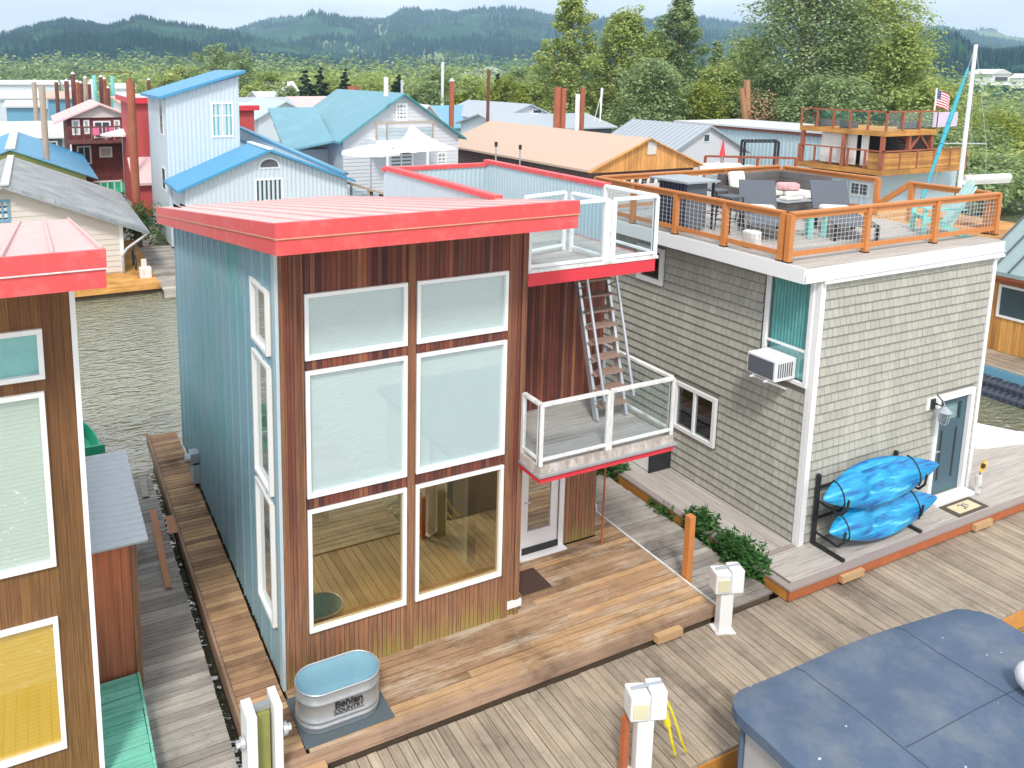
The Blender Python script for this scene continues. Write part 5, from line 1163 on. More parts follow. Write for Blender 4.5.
f=MB(); f.box(p.x,yW-1.32,q.z-.04,q.x,yW-1.22,q.z+.06)
for xx in (p.x,p.x+(q.x-p.x)*.18,q.x-.08): f.box(xx,yW-1.31,p.z+.351,xx+.08,yW-1.23,q.z-.04)
f.build('railing',M['pile_wood'],bal)
f=MB(); f.box(p.x+.1,yW-1.28,p.z+.36,q.x-.1,yW-1.265,q.z-.3); f.build('glass_panel',M['glass_rail'],bal)
for xx in (at(388,150,y=yW-1.3).x,at(428,150,y=yW-1.3).x): f=MB(); f.box(xx-.06,yW-1.28,-.2,xx+.06,yW-1.16,p.z-.1); f.build('balcony_post',M['white'],t)
# sail shade
A_=at(411,125,y=yW-2.2); B_=at(389,153,y=yW-4); C_=at(457,149,y=yW-4.5)
f=MB(); n=10
def sp(i,j):
    u,v=i/n,j/n; w_=1-u-v; p=A_*w_+B_*u+C_*v; pull=.9*(u*v+v*w_+u*w_); g_=(A_+B_+C_)/3; return p.lerp(g_,pull*.30)-Vector((0,0,.35*(u*v+v*w_+w_*u)))
for i in range(n):
    for j in range(n-i):
        f.quad(sp(i,j),sp(i+1,j),sp(i,j+1))
        if i+j<n-1: f.quad(sp(i+1,j),sp(i+1,j+1),sp(i,j+1))
t=f.build('shade_sail',M['cushion']); m=t.modifiers.new('s','SOLIDIFY'); m.thickness=.03; tag(t,'white triangular shade sail in front of the white lap sided house','shade sail')
p=at(371,153,y=yW-3.5); parasol(p.x,p.y,1.8,at(371,144,y=yW-3.5).z-1.8,1.55,M['cushion'],'white open parasol on the terrace left of the shade sail')
# terrace of the white house
t=thing('terrace','grey screened terrace with brown handrail before the white lap sided house','terrace',(13,yW-5,0))
a=at(335,170,y=yW-1); b=at(386,184,y=yW-6)
f=MB(); f.box(a.x,yW-5.5,-.2,at(470,160,y=yW-5.5).x,yW-.05,1.75); f.build('terrace_wall',M['pale_blue'],t)
f=MB(); f.bar((a.x,yW-1,2.9),(b.x,yW-6.2,2.75),.12,.1); 
for q in (0,.33,.66,1): p=Vector((a.x,yW-1,0)).lerp(Vector((b.x,yW-6.2,0)),q); f.box(p.x-.05,p.y-.05,.2,p.x+.05,p.y+.05,2.75)
f.build('handrail',M['pile_wood'],t); f=MB(); f.bar((a.x,yW-1,2.2),(b.x,yW-6.2,2.05),.03,.95); f.build('screen',M['glass_rail'],t)
t=MB(); p=at(378,168,y=yW-4); t.box(p.x-.7,p.y-.3,1.752,p.x+.6,p.y+.3,2.3); t.box(p.x-.5,p.y-.1,2.3,p.x-.3,p.y+.1,2.6); t.box(p.x+.1,p.y-.1,2.3,p.x+.25,p.y+.1,2.5); tag(t.build('outdoor_grill',M['black']),'black grill on the terrace under the white parasol','grill')
# ---- tan roof boathouse
L0=at(589,171,z=3.5); R0=at(703,166,y=L0.y); AP=at(650,137.5,y=L0.y); BKe=at(458,152,z=3.5)
yB=L0.y; xm=AP.x
t,r=ghouse('long tan roofed boathouse with an orange gable end',L0.x+.3,R0.x-.3,yB+.4,yB+16,-.3,3.55,AP.z-.15,'brownlap','tanroof',over=.35,over_y=.4,ridge=xm,name='boathouse',cat='boathouse')
f=MB(); f.prism([(L0.x+.2,3.35),(R0.x-.2,3.35),(R0.x-.2,3.6),(xm,AP.z-.1),(L0.x+.2,3.6)],yB+.12,yB+.38,'y'); f.build('gable_boards',M['orangegable'],t)
f=MB(); f.bar((L0.x-.05,yB-.05,L0.z-.08),(xm,yB-.05,AP.z-.05),.06,.14,up=(0,-1,0)); f.bar((R0.x+.05,yB-.05,L0.z-.08),(xm,yB-.05,AP.z-.05),.06,.14,up=(0,-1,0)); f.build('barge_board',M['orangegable'],r)
f=MB(); q=at(653,148,y=yB); f.box(q.x-.3,yB+.06,q.z-.35,q.x+.3,yB+.118,q.z+.35); f.build('gable_vent',M['cream_lap'],t)
f=MB(); f.box(L0.x+1.9,yB+.3,.2,R0.x-1.9,yB+.395,3.0); f.build('dark_opening',M['dark'],t)
f=MB(); x_=L0.x+1.6
for i in range(6): f.bar((x_+i*.55,yB+.25,1.0),(x_+i*.55+.4,yB+.25,3.1),.16,.04,up=(0,-1,0))
f.build('white_brace',M['white'],t)
# tall ventilation pipes
for u,v0,v1,l in ((495.5,143,171,'left'),(519.5,146,173,'right')):
    b=at(u,v1,y=14); tp=at(u,v0,y=14)
    t=thing('vent_pipe',f'{l} thin vent pipe standing behind the red capped parapet','pipe',(b.x,14,0)); f=MB(); f.tube((b.x,14,-.5),(b.x,14,tp.z),.025,8); f.build('pipe',M['galv'],t); f=MB(); f.tube((b.x,14,tp.z-.12),(b.x,14,tp.z+.04),.055,8); f.build('vent_cowl',M['black'],t)
# ---- roofs in the middle distance
def roofhouse(label,u0,u1,v_eave,v_ridge,y0,dep,wall,roof,axis='x',zb=-.3,name='house',wins=()):
    a=at(u0,v_eave,y=y0); b=at(u1,v_eave,y=y0)
    if axis=='x':
        zr_=at((u0+u1)/2,v_ridge,y=y0+dep/2).z; t,r=ghouse(label,a.x,b.x,y0,y0+dep,zb,min(a.z,b.z),zr_,wall,roof,axis='x',over=.4)
    else:
        zr_=at((u0+u1)/2,v_ridge,y=y0).z; t,r=ghouse(label,a.x,b.x,y0,y0+dep,zb,min(a.z,b.z),zr_,wall,roof,axis='y',over=.4)
    for w_ in wins: fwin(t,*w_,y0,fw=.12,proud=.06)
    return t
roofhouse('light blue gabled roof house left of the tan boathouse ridge',437,515,126,106,62,14,'ltblue_wall','paleblueroof')
roofhouse('pale metal roofed house with a small gable window behind the tan boathouse',500,556,118,105,58,12,'white_lap','greymetal',axis='y',wins=((532,542,109,114),))
roofhouse('long low grey roofed boathouse just left of the twin red piles',505,552,127,114,50,8,'ltblue_wall','greymetal')
roofhouse('grey blue roofed boathouse right of the twin red piles',562,612,127,114,50,9,'slate','greymetal')
roofhouse('small white roofed house behind the white lap sided house',410,444,125,106,50,9,'white','whiteroof',axis='y')
roofhouse('pink roofed white house far behind the blue tower',300,342,113,97,92,10,'white_lap','redtop')
roofhouse('brown gabled house with white trim beyond the small red tower',258,312,117,102,62,10,'ltblue_wall','pale_blue',axis='y',wins=((272,286,118,124),(292,304,118,124)))
roofhouse('grey roofed long shed behind the small red tower',238,294,108,98,85,8,'brownlap','greymetal')
roofhouse('pale roofed cottage between the blue tower and pink roofed house',262,300,100,92,110,9,'white_lap','whiteroof')
roofhouse('white hillside house above the far trees behind the blue tower',273,298,92,82,150,9,'white','white',zb=3.0,wins=((285,289,87,91),(291,295,87,91)))
# ---- ribbed grey gabled boathouse right of centre
X_=at(709,130,y=30).x
t=thing('boathouse','grey ribbed roof boathouse with a white gable end and small dark window','boathouse',(38,36,0))
yg=34.0; gl_=at(676,155,y=yg); gr_=at(712,150,y=yg); ap_=at(709,125,y=yg); lf=at(625,138,y=yg+9)
x0_=at(672,160,y=yg).x; x1_=at(742,160,y=yg).x; xm_=at(709,126,y=yg).x; zr_=at(709,125.5,y=yg).z; ze_=at(676,152,y=yg).z
f=MB(); f.prism([(x0_,-.3),(x1_,-.3),(x1_,ze_),(xm_,zr_-.1),(x0_,ze_)],yg,yg+8.2,'y'); f.build('wall',M['white_lap'],t)
f=MB(); k=(zr_-ze_)/(xm_-x0_); slab(f,[(x0_-.6,yg-.3,ze_-.6*k+.1),(xm_,yg-.3,zr_+.02),(xm_,yg+8.2,zr_+.02),(x0_-.6,yg+8.2,ze_-.6*k+.1)],.12); slab(f,[(xm_,yg-.3,zr_+.02),(x1_+.6,yg-.3,ze_-.6*k+.1),(x1_+.6,yg+8.2,ze_-.6*k+.1),(xm_,yg+8.2,zr_+.02)],.12)
r=f.build('roof',M['greymetal'],t)
f=MB(); seams(f,(x0_-.6,yg-.3,ze_-.6*k+.1),(x0_-.6,yg+8.2,ze_-.6*k+.1),(xm_,yg-.3,zr_+.02),(xm_,yg+8.2,zr_+.02),16,w=.06,h=.06); f.build('roof_seam',M['greymetal'],r)
fwin(t,703.5,709.5,134,142,yg,fw=.06,proud=.05)
# ---- long pale blue boathouse wall facing left
XB=at(711,124.5,z=4.3).x
a=at(711,125,x=XB); b=at(808,130,x=XB)
t=thing('boathouse','long pale blue ribbed boathouse with brown trim below the big trees','boathouse',(XB,b.y,0))
f=MB(); f.box(XB,b.y-3,-.3,XB+7,a.y+4,a.z-.15); f.build('wall',M['pale_blue'],t)
f=MB(); ribbed(f,'x',XB-.003,b.y-3,a.y+4,-.3,a.z-.2,pitch=.35,h=.05,major=99); f.build('metal_siding',M['pale_blue'],t)
f=MB(); f.box(XB-.3,b.y-3.3,a.z+.02,XB+7.3,a.y+4,a.z+.16); f.build('roof',M['whiteroof'],t)
f=MB(); f.box(XB-.25,b.y-3.2,a.z-.2,XB-.08,a.y+4,a.z+.015); f.build('fascia',M['pile_dark'],t)
# small terrace items in front of it
t=thing('roof_deck','brown railed roof deck with a dark pergola frame before the pale blue boathouse','deck',(0,0,0))
p0=at(702,158,z=2.6); p1=at(795,156,y=p0.y); 
xA,xZ,yA=at(705,158,d=46).x,at(795,160,d=43).x,0
A1=at(705,164,d=47); A2=at(795,172,d=43)
f=MB(); f.bar((A1.x,A1.y,at(705,156,d=47).z),(A2.x,A2.y,at(795,158,d=43).z),.12,.12)
for q in (0,.2,.4,.6,.8,1): p=A1.lerp(A2,q); zt2=at(705,156,d=47).z*(1-q)+at(795,158,d=43).z*q; f.box(p.x-.06,p.y-.06,1.5,p.x+.06,p.y+.06,zt2)
f.build('railing',M['pile_rust'],t)
f=MB(); f.hexa([(A1.x,A1.y,-.3),(A2.x,A2.y,-.3),(A2.x+3,A2.y+2,-.3),(A1.x+3,A1.y+2,-.3),(A1.x,A1.y,A1.z-.2),(A2.x,A2.y,A2.z-.2),(A2.x+3,A2.y+2,A2.z-.2),(A1.x+3,A1.y+2,A1.z-.2)]); f.build('deck_block',M['ltblue_wall'],t)
t=thing('pergola_frame','black metal pergola frame with slatted top before the pale blue boathouse','pergola',(at(742,160,d=46)))
cs=[at(742,140,d=46),at(776,140,d=44.5),at(779,142,d=46.5),at(745,142,d=48)]
for c in cs: f=MB(); f.box(c.x-.05,c.y-.05,A1.z-.2,c.x+.05,c.y+.05,c.z); f.build('post',M['black'],t)
f=MB(); f.bar(cs[0],cs[1],.08,.08); f.bar(cs[3],cs[2],.08,.08)
for i in range(9): q=i/8; f.bar(cs[0].lerp(cs[1],q),cs[3].lerp(cs[2],q),.05,.08)
f.build('slatted_top',M['black'],t)
p=at(722,160,d=45); parasol(p.x,p.y,p.z-.5,at(722,140,d=45).z-p.z+.5,.3,M['beam_red'],'closed red parasol on the brown railed roof deck',closed=True)
# white tent roofs
t=MB(); a=at(700,172,d=40); b=at(752,176,d=38); c=at(740,163,d=44); d_=at(700,163,d=46); 
t=thing('tent_canopy','low white tent canopy behind the slatted bar counter','tent',a)
f=MB(); slab(f,[tuple(a),tuple(b),tuple(c),tuple(d_)],.08); f.build('canopy',M['cushion'],t)
for q in (a,b,c,d_): f=MB(); f.box(q.x-.06,q.y-.06,-.3,q.x+.06,q.y+.06,q.z-.09); f.build('post',M['white'],t)
# ---- honey wood double deck boathouse
X11=at(846,133,d=47).x; cY=at(886,133,x=X11).y; wY=at(808,131,x=X11).y; cX=X11; eX=at(937,128,y=cY).x
zu=at(886,131,x=X11).z; zl_=at(886,171,x=X11).z
t=thing('houseboat','honey wood houseboat with two railed decks, cream curtains and pale blue hull walls','houseboat',(X11,cY,0))
f=MB(); f.box(X11+.8,cY+1.2,-.3,X11+9,wY+1,zl_-.5); ribbed(f,'x',X11+.79,cY+1.2,wY+1,-.3,zl_-.5,pitch=.35,h=.05,major=99); f.build('hull_wall',M['pale_blue'],t)
q=at(856,192,x=X11+.8); window(t,'x',X11+.74,at(870,188,x=X11+.8).y,at(851,188,x=X11+.8).y,q.z-.2,q.z+.6,fw=.08,mv=(.5,),glass='glass_dark')
for nm,zz,bd in (('lower_deck',zl_,'honeywood'),('upper_deck',zu,'honeywood')):
    f=MB(); f.box(X11,cY,zz-.32,eX if nm=='upper_deck' else eX+3.2,wY+.6,zz-.02); dkk=f.build(nm,M['honeywood'],t)
    ex=eX if nm=='upper_deck' else eX+3.2
    f=MB(); hr=1.05
    f.bar((X11+.05,cY,zz+hr),(X11+.05,wY+.6,zz+hr),.1,.08); f.bar((X11,cY+.05,zz+hr),(ex,cY+.05,zz+hr),.1,.08)
    n=5
    for i in range(n+1): y=cY+(wY+.5-cY)*i/n; f.box(X11,y,zz-.02,X11+.1,y+.1,zz+hr-.04)
    for i in range(1,4 if nm=='upper_deck' else 6): x=X11+(ex-X11)*i/(3 if nm=='upper_deck' else 5); f.box(x-.1,cY,zz-.02,x,cY+.1,zz+hr-.04)
    f.build('railing',M['pile_rust'] if nm=='upper_deck' else M['pile_rust'],dkk)
    if nm=='upper_deck': f=MB(); f.box(X11+.08,cY+.12,zz+.1,X11+.1,wY+.4,zz+.98); f.box(X11+.2,cY+.08,zz+.1,ex-.1,cY+.1,zz+.98); f.build('glass_panel',M['glass_rail'],dkk)
f=MB(); f.box(X11+.08,cY+.1,zl_,X11+.12,cY+1,zl_+.95); f.box(X11+.1,cY+.04,zl_,eX+3.1,cY+.08,zl_+.95); f.build('board_screen',M['honeywood'],t)
for y in (cY+.1,(cY+wY)/2,wY+.3): f=MB(); f.box(X11+.02,y,zl_,X11+.2,y+.2,zu-.33); f.build('post',M['pile_rust'],t)
for x in (X11+(eX-X11)*.5,eX-.25): f=MB(); f.box(x,cY+.1,zl_,x+.2,cY+.3,zu-.33); f.build('post',M['pile_rust'],t); f=MB(); f.bar((x+.1,cY+.2,zu-1.3),(x+1.0 if x<eX-1 else x-.9,cY+.2,zu-.35),.12,.12); f.build('brace',M['pile_rust'],t)
f=MB(); f.box(X11+2.2,cY+2.6,zl_,X11+8,wY+.5,zu-.34); f.build('cabin_wall',M['dark'],t)
for u0_,u1_ in ((841,819),(855,843.5),(867,862)):
    y0_=at(u0_,150,x=X11+.45).y; y1_=at(u1_,150,x=X11+.45).y; f=MB(); n=max(3,int((y1_-y0_)/.14))
    for i in range(n): f.tube((X11+.45,y0_+i*.14,zl_+.1),(X11+.45,y0_+i*.14,zu-.36),.09,6)
    f.build('curtain',M['cushion'],t)
f=MB(); f.bar((X11+3.0,cY+1.2,zu-.4),(X11+6.2,cY+1.2,zl_+.1),.12,.25)
for i in range(9): q=i/8; f.box(X11+3.0+3.2*q-.15,cY+1.25,zu-.5-(zu-zl_-.5)*q,X11+3.0+3.2*q+.15,cY+2.0,zu-.45-(zu-zl_-.5)*q)
f.build('staircase',M['maroon'],t)
def planter(x,y,z,leaf,label,w=.9):
    t=thing('planter_box',label,'planter',(x,y,z)); f=MB(); f.box(x-w/2,y-.25,z,x+w/2,y+.25,z+.4); f.build('box',M['slate'],t); f=MB(); leaves(f,x,y,z+.55,w/2,.3,.3,160,.16); f.build('foliage',M[leaf],t)
planter(X11+.7,wY-2.2,zu-.01,'leaf_b','dark planter box at the left end of the houseboat upper deck',1.0)
planter(X11+1.0,cY+4.5,zu-.01,'leaf_p','planter of mixed flowers midway along the houseboat upper deck',1.6)
planter(eX-1.2,cY+.9,zu-.01,'leaf_c','planter of yellow flowers at the right corner of the upper deck',1.4)
planter(eX+1.4,cY+.8,zl_-.01,'leaf_c','planter of yellow flowers on the lower deck right end',1.6)
t=MB(); t.box(X11+4.2,cY+.0,zu+.12,X11+6.4,cY+.035,zu+.98); tag(t.build('banner',plain('lilac_cloth',(.62,.52,.66),.8,var=.1)),'lilac cloth banner hanging on the upper deck railing of the houseboat','banner')
# flag
p=at(934,114,y=cY+1); tp=at(930.5,88,y=cY+1)
t=thing('flag_pole','white pole flying a small striped flag at the right corner of the houseboat upper deck','flag',(p.x,p.y,zu))
f=MB(); f.tube((p.x,p.y,zu),(p.x,p.y,tp.z),.05,6); f.build('pole',M['white'],t)
fl_=1.25; 
flagm=[plain('flag_red',(.55,.06,.08),.8,var=0),plain('flag_white',(.8,.78,.78),.8,var=0),plain('flag_blue',(.05,.07,.22),.8,var=0)]
f=MB(); nx_=16
for s in range(13):
    for i in range(nx_):
        x0_=i/nx_; x1_=(i+1)/nx_; z1_=tp.z-.1-s*.075
        dr=lambda q:-.45*q*q-.0; wv=lambda q:.12*math.sin(6*q)
        f.cur=2 if (s<7 and x0_<.4) else (0 if s%2==0 else 1)
        f.quad((p.x+x0_*1.3,p.y+wv(x0_),z1_-.075+dr(x0_)),(p.x+x1_*1.3,p.y+wv(x1_),z1_-.075+dr(x1_)),(p.x+x1_*1.3,p.y+wv(x1_),z1_+dr(x1_)),(p.x+x0_*1.3,p.y+wv(x0_),z1_+dr(x0_)))
o=f.build('flag_cloth',flagm,t); m=o.modifiers.new('s','SOLIDIFY'); m.thickness=.01
f=MB()
for r_ in range(4):
    for c_ in range(5):
        x=.06+c_*.1; z=tp.z-.18-r_*.12-.45*x*x/1.69; f.obox((p.x+x,p.y+.12*math.sin(6*x/1.3)-.02,z),.03,.01,.03,ry=.785)
f.build('flag_stars',flagm[1],t)
# ---- sailing boat mast with furled teal sail
mt=at(976,44.5,d=42); mb_=at(957,181,d=42)
t=thing('sailing_boat','sailing boat with a white mast and furled turquoise sail beyond the shingled house terrace','sailing boat',(mb_.x,mb_.y,ZW))
f=MB(); f.tube((mt.x,mt.y,ZW+.6),(mt.x,mt.y,mt.z),.13,10,.09); f.build('mast',M['white'],t)
s1=at(968,68,d=41.5); s2=at(927,185,d=39)
f=MB(); d=(s2-s1); k=12
for i in range(k): f.tube(s1+d*i/k+Vector((0,0,random.uniform(-.03,.03))),s1+d*(i+1)/k,.05+.06*math.sin(math.pi*(i+.5)/k),8)
f.tube(s2,s2+d*.35,.1,8); f.build('furled_sail',plain('turquoise_sailcloth',(.03,.33,.42),.6,var=.25),t)
f=MB(); z_=mt.z-5.2; f.bar((mt.x-1.0,mt.y+.5,z_),(mt.x+1.0,mt.y-.5,z_),.07,.05); f.build('spreader',M['alu'],t)
f=MB()
for e in (Vector((-1.3,.7,0)),Vector((1.3,-.7,0))):
    f.tube(mt,Vector((mt.x,mt.y,z_))+e*.77,.012,4); f.tube(Vector((mt.x,mt.y,z_))+e*.77,Vector((mt.x,mt.y,1.2))+e,.012,4)
f.tube(mt,(mt.x+3.5,mt.y+1.5,.8),.012,4); f.build('rigging_wire',M['alu'],t)
f=MB(); hr=hullrings(0,0,9.5,2.9,1.3,0,14); f.rings([[(mt.x-1.4+(-y_+4.5)*-.75+x_*.6, mt.y-.8+(-y_+4.5)*.45+x_*.75, ZW-.2+z_) for x_,y_,z_ in r] for r in hr]); f.build('hull',M['white'],t)
f=MB(); bz_=at(960,178,d=42); f.tube((mt.x,mt.y,2.7),(mt.x+2.6,mt.y-1.0,2.8),.13,8); f.tube((mt.x+.2,mt.y-.1,2.9),(mt.x+2.6,mt.y-1.0,3.0),.22,8); f.build('boom_cover',M['cushion'],t)
# ---- slate green roofed building at right edge
X13=23.7
t=thing('house','honey wood walled building with a slate green standing seam roof at the right edge','house',(X13,-6,0))
f=MB(); f.box(X13,-12,0.05,X13+8,12,2.75); f.build('wall',M['honeywood_v'],t)
ev=at(1006,267,x=X13-.5); zr13=5.35
f=MB(); rx=X13+4.0; slab(f,[(X13-.55,-12.3,2.62),(rx,-12.3,zr13),(rx,4.6,zr13),(X13-.55,4.6,2.62)],.12); slab(f,[(rx,-12.3,zr13),(X13+8.5,-12.3,2.62),(X13+8.5,4.6,2.62),(rx,4.6,zr13)],.12); r=f.build('roof',M['tealroof'],t)
f=MB(); seams(f,(X13-.55,-12.3,2.62),(X13-.55,4.6,2.62),(rx,-12.3,zr13),(rx,4.6,zr13),36,w=.04,h=.05); f.build('roof_seam',M['slate'],r)
f=MB(); f.box(X13-.50,-12.2,2.40,X13-.42,4.5,2.60); f.box(X13-.1,-12,2.2,X13-.01,4.4,2.45); f.build('eave_board',M['rust_wood'],t)
for y0_ in (3.05,1.95,.8): window(t,'x',X13,y0_,y0_+1.08,1.12,2.14,fw=.07,proud=.05,glass='glass_dark')
t2=thing('float_deck','tan boarded float deck with black pipe floats below the honey wood building','deck',(X13-.5,0,0))
f=MB(); boards(f,X13-1.5,X13,-12,5.0,.04,bw=.15,along='y',seam=9); f.build('deck_boards',M['dock'],t2)
f=MB(); f.box(X13-1.55,-12,-.25,X13-1.5,5.0,-.0); f.build('blue_fascia',M['paleblueroof'],t2)
for k_,(xx,zz) in enumerate(((22.0,-.45),(21.55,-.60))):
    f=MB(); y=-6.0
    while y<4.6:
        f.tube((xx,y,zz),(xx,y+.09,zz),.22,12,c=.2); f.tube((xx,y+.09,zz),(xx,y+.16,zz),.18,12,c=.9); y+=.16
    f.build('ribbed_pipe',plain('black_ribbed_pipe',(.05,.06,.09),.25,var=.1) if k_==0 else bpy.data.materials['black_ribbed_pipe'],t2)
# ---- white speed boat at right
t=thing('motor_boat','white boat bow with a navy cover moored behind the slate door corner','boat',(16,1.2,ZW))
P=[at(962,429,z=.1),at(1034,446,z=.1),at(962,466,z=.1)]
Bk=Vector((13.0,3.2,.1)); 
tip=Vector((17.9,-.05,.12)); 
f=MB(); out=[]; 
prof=[(0,0.0),(.25,.62),(.5,.9),(.8,1.05),(1,1.08)]
dirv=Vector((-.80,.60,0)); nv=Vector((.60,.80,0)); Lb=5.2
def bp(s,w,z): q=tip+dirv*Lb*s+nv*w; return (q.x,q.y,z)
rs=[]
for s,w_ in prof: rs.append([bp(s,-w_-.01,.12),bp(s,-w_*.8,ZW-.1),bp(s,w_*.8,ZW-.1),bp(s,w_+.01,.12),bp(s,w_*.9,.18),bp(s,0,.24),bp(s,-w_*.9,.18)])
f.rings(rs); f.build('hull',M['white'],t)
f=MB(); f.rings([[bp(s,-.85,.22),bp(s,.85,.22),bp(s,.6,.22+h),bp(s,-.6,.22+h)] for s,h in ((.46,.05),(.52,.55),(.75,.75),(1.0,.5))]); f.build('navy_cover',M['navy'],t)
# ---- piles
def pile(u,v0,v1,d,r,mat,label,cap=False,group='mooring piles',lean=0):
    b=at(u,v1,d=d); tp=at(u,v0,d=d); t=thing('mooring_pile',label,'pile',(b.x,b.y,ZW),group); f=MB(); f.tube((b.x+lean,b.y,ZW-.5),(b.x,b.y,tp.z),r,12); f.build('shaft',M[mat],t)
    if cap: f=MB(); f.tube((b.x,b.y,tp.z),(b.x,b.y,tp.z+r*1.1),r*1.05,12,.02); f.build('cap',M['white'],t)
    return t
pile(136.5,81,205,43,.22,'pile_rust','tall rusty red pile left of the pale blue tower house, thickest of the two')
pile(131,78,110,47,.11,'pile_rust','thin rusty pile touching the left side of the tall thick rusty pile')
pile(46,86,150,45,.17,'pile_wood','pale weathered timber pile in front of the long white roofed house')
pile(556.5,87,130,54,.24,'pile_rust','left one of the twin rusty piles behind the tan boathouse roof'); pile(562.5,88,130,54,.18,'pile_rust','right one of the twin rusty piles behind the tan boathouse roof')
pile(582,88,115,62,.18,'pile_rust','rusty pile with a white pipe beside it left of the slim white mast'); pile(577,94,116,61,.17,'white','white pile beside a rusty pile left of the slim white mast')
pile(451.5,81,112,55,.18,'pile_rust','short rusty pile with white cap behind the white lap sided house',cap=True)
pile(488,70,103,70,.14,'pile_dark','dark slim pile behind the light blue gabled roof')
pile(353.5,86,99,60,.45,'pile_rust','stubby rusty pile behind the ridge of the sea green roof')
L_=[(34.5,82,92,'pile_wood'),(68,81,108,'pile_dark'),(75,74,112,'pile_dark'),(79,82,110,'pile_rust'),(82,83,110,'pile_dark'),(86.5,78,104,'pile_wood'),(90,84,104,'pile_dark'),(92.5,81,104,'white'),(96,75,108,'teal'),(102.5,77,112,'pile_dark'),(106,79,108,'pile_rust'),(113.5,76,104,'teal'),(57,82,94,'pile_dark'),(109,88,110,'pile_dark'),(149,80,92,'pile_dark')]
nm=['short timber pile standing alone at the far left shore','dark pile with pale cap at the left end of the far pile cluster','tallest dark red pile left of centre in the far cluster','rusty pile just right of the tallest dark red pile','dark slim pile between a rusty and a timber pile in the far cluster','weathered timber pile in the middle of the far cluster','short dark pile between the timber pile and the white pile','slim white pile left of the sea green pile','sea green pile in the middle of the far cluster','dark pile with a crossbar on top in the far cluster','rusty pile just right of the pile with a crossbar','second sea green pile at the right end of the far cluster','dark pile at the far left row before the river bank trees','short dark pile right of the crossbar pile','dark pile behind the roof of the pale blue tower']
for i,((u,a_,b_,m_),l_) in enumerate(zip(L_,nm)): 
    t=pile(u,a_,b_,88+i*1.5,.24,m_,l_,cap=m_!='teal')
p=at(102.5,72,d=101); t=MB(); t.bar((p.x-1.6,p.y,p.z),(p.x+3.2,p.y,p.z),.3,.12); tag(t.build('crossbar',M['pile_dark']),'dark timber crossbar on top of a dark pile in the far cluster','beam')
t=MB(); p=at(588,90,d=50); q=at(600,122,d=50); t.tube(at(602,88,d=50),q,.07,6,.04); t.tube(at(602,92,d=50),at(594,121,d=50),.02,4); tag(t.build('slim_mast',M['white']),'slim white mast with one stay before the dark cottonwood trees','mast')
for i,(u,a_,b_,l_) in enumerate(((442.5,62,86,'white light pole in the trees above the light blue gabled roof'),(386,77,96,'white flue pipe on the ridge of the sea green roof'),(402,80,93,'small grey pipe at the apex of the sea green roof'))):
    d=(120,42,34)[i]; p=at(u,a_,d=d); q=at(u,b_,d=d); q.z=-.3 if i==0 else q.z; t=MB(); t.tube((q.x,q.y,q.z),(q.x,q.y,p.z),(.22,.12,.06)[i],6); tag(t.build('pipe',M['white'] if i<2 else M['alu']),l_,'pipe')
# ---- trees
Tz=-.2
def T(u,vt,d,w_px,label,leaf,n,ls,kind='tall',**k):
    p=at(u,vt,d=d); z=CP.z; h=p.z-Tz; return tree(p.x,p.y,Tz,h,w_px*d/FL*1.22,label,leaf,int(n*1.25),ls,kind,**k)
T(572,-10,92,62,'tall thin topped cottonwood at the left end of the big tree row','leaf_a',9000,.40,clumps=34,bare=.12)
T(604,38,100,26,'small dark tree between the thin topped cottonwood and the rounded one','leaf_b',2500,.4)
T(628,8,96,84,'rounded yellow green cottonwood second from the left in the big tree row','leaf_a',11000,.40,clumps=34)
T(655,62,84,70,'low dense green tree in front of the rounded cottonwood','leaf_b',8000,.36,kind='round')
T(682,-6,98,58,'tall dark narrow cottonwood with a pointed top','leaf_b',10000,.40,clumps=36)
T(560,60,120,50,'dark rounded tree behind the twin rusty piles','leaf_b',5000,.5,kind='round')
T(722,66,90,52,'light green bushy tree right of the dark narrow cottonwood','leaf_a',6500,.36,kind='round',trunk_show=.05)
T(718,42,120,26,'pointed dark tree behind the light green bushy tree','leaf_b',2500,.5)
T(815,-60,88,140,'largest cottonwood filling the top above the houseboat, left half','leaf_b',20000,.40,clumps=60,trunk_show=.08)
T(880,-48,90,120,'largest yellow green cottonwood above the houseboat, right half','leaf_a',19000,.40,clumps=60,trunk_show=.08)
T(905,28,80,84,'light green cottonwood with a sloping right side behind the flag','leaf_a',10000,.36,clumps=34,trunk_show=.05)
T(775,70,88,66,'low dark green tree beneath the largest cottonwood behind the blue boathouse','leaf_b',7000,.36,kind='round',trunk_show=.03)
T(838,78,78,90,'dense dark green tree directly behind the houseboat upper deck','leaf_b',8500,.36,kind='round',trunk_show=.03)
T(935,84,74,70,'mid green tree behind the furled turquoise sail','leaf_a',6000,.36,kind='round',trunk_show=.02)
T(748,40,115,70,'mid green tree filling the gap behind the broken orange trunk','leaf_a',8000,.40,clumps=34)
T(655,30,118,50,'pale green tree between the rounded cottonwood and the dark narrow one','leaf_a',6000,.42,clumps=30)
T(545,70,125,50,'broad green tree at the foot of the thin topped cottonwood','leaf_a',4500,.45,kind='round')
T(700,84,86,60,'low light green tree right of the slim white mast and dark cottonwood','leaf_c',5000,.36,kind='round',trunk_show=.03)
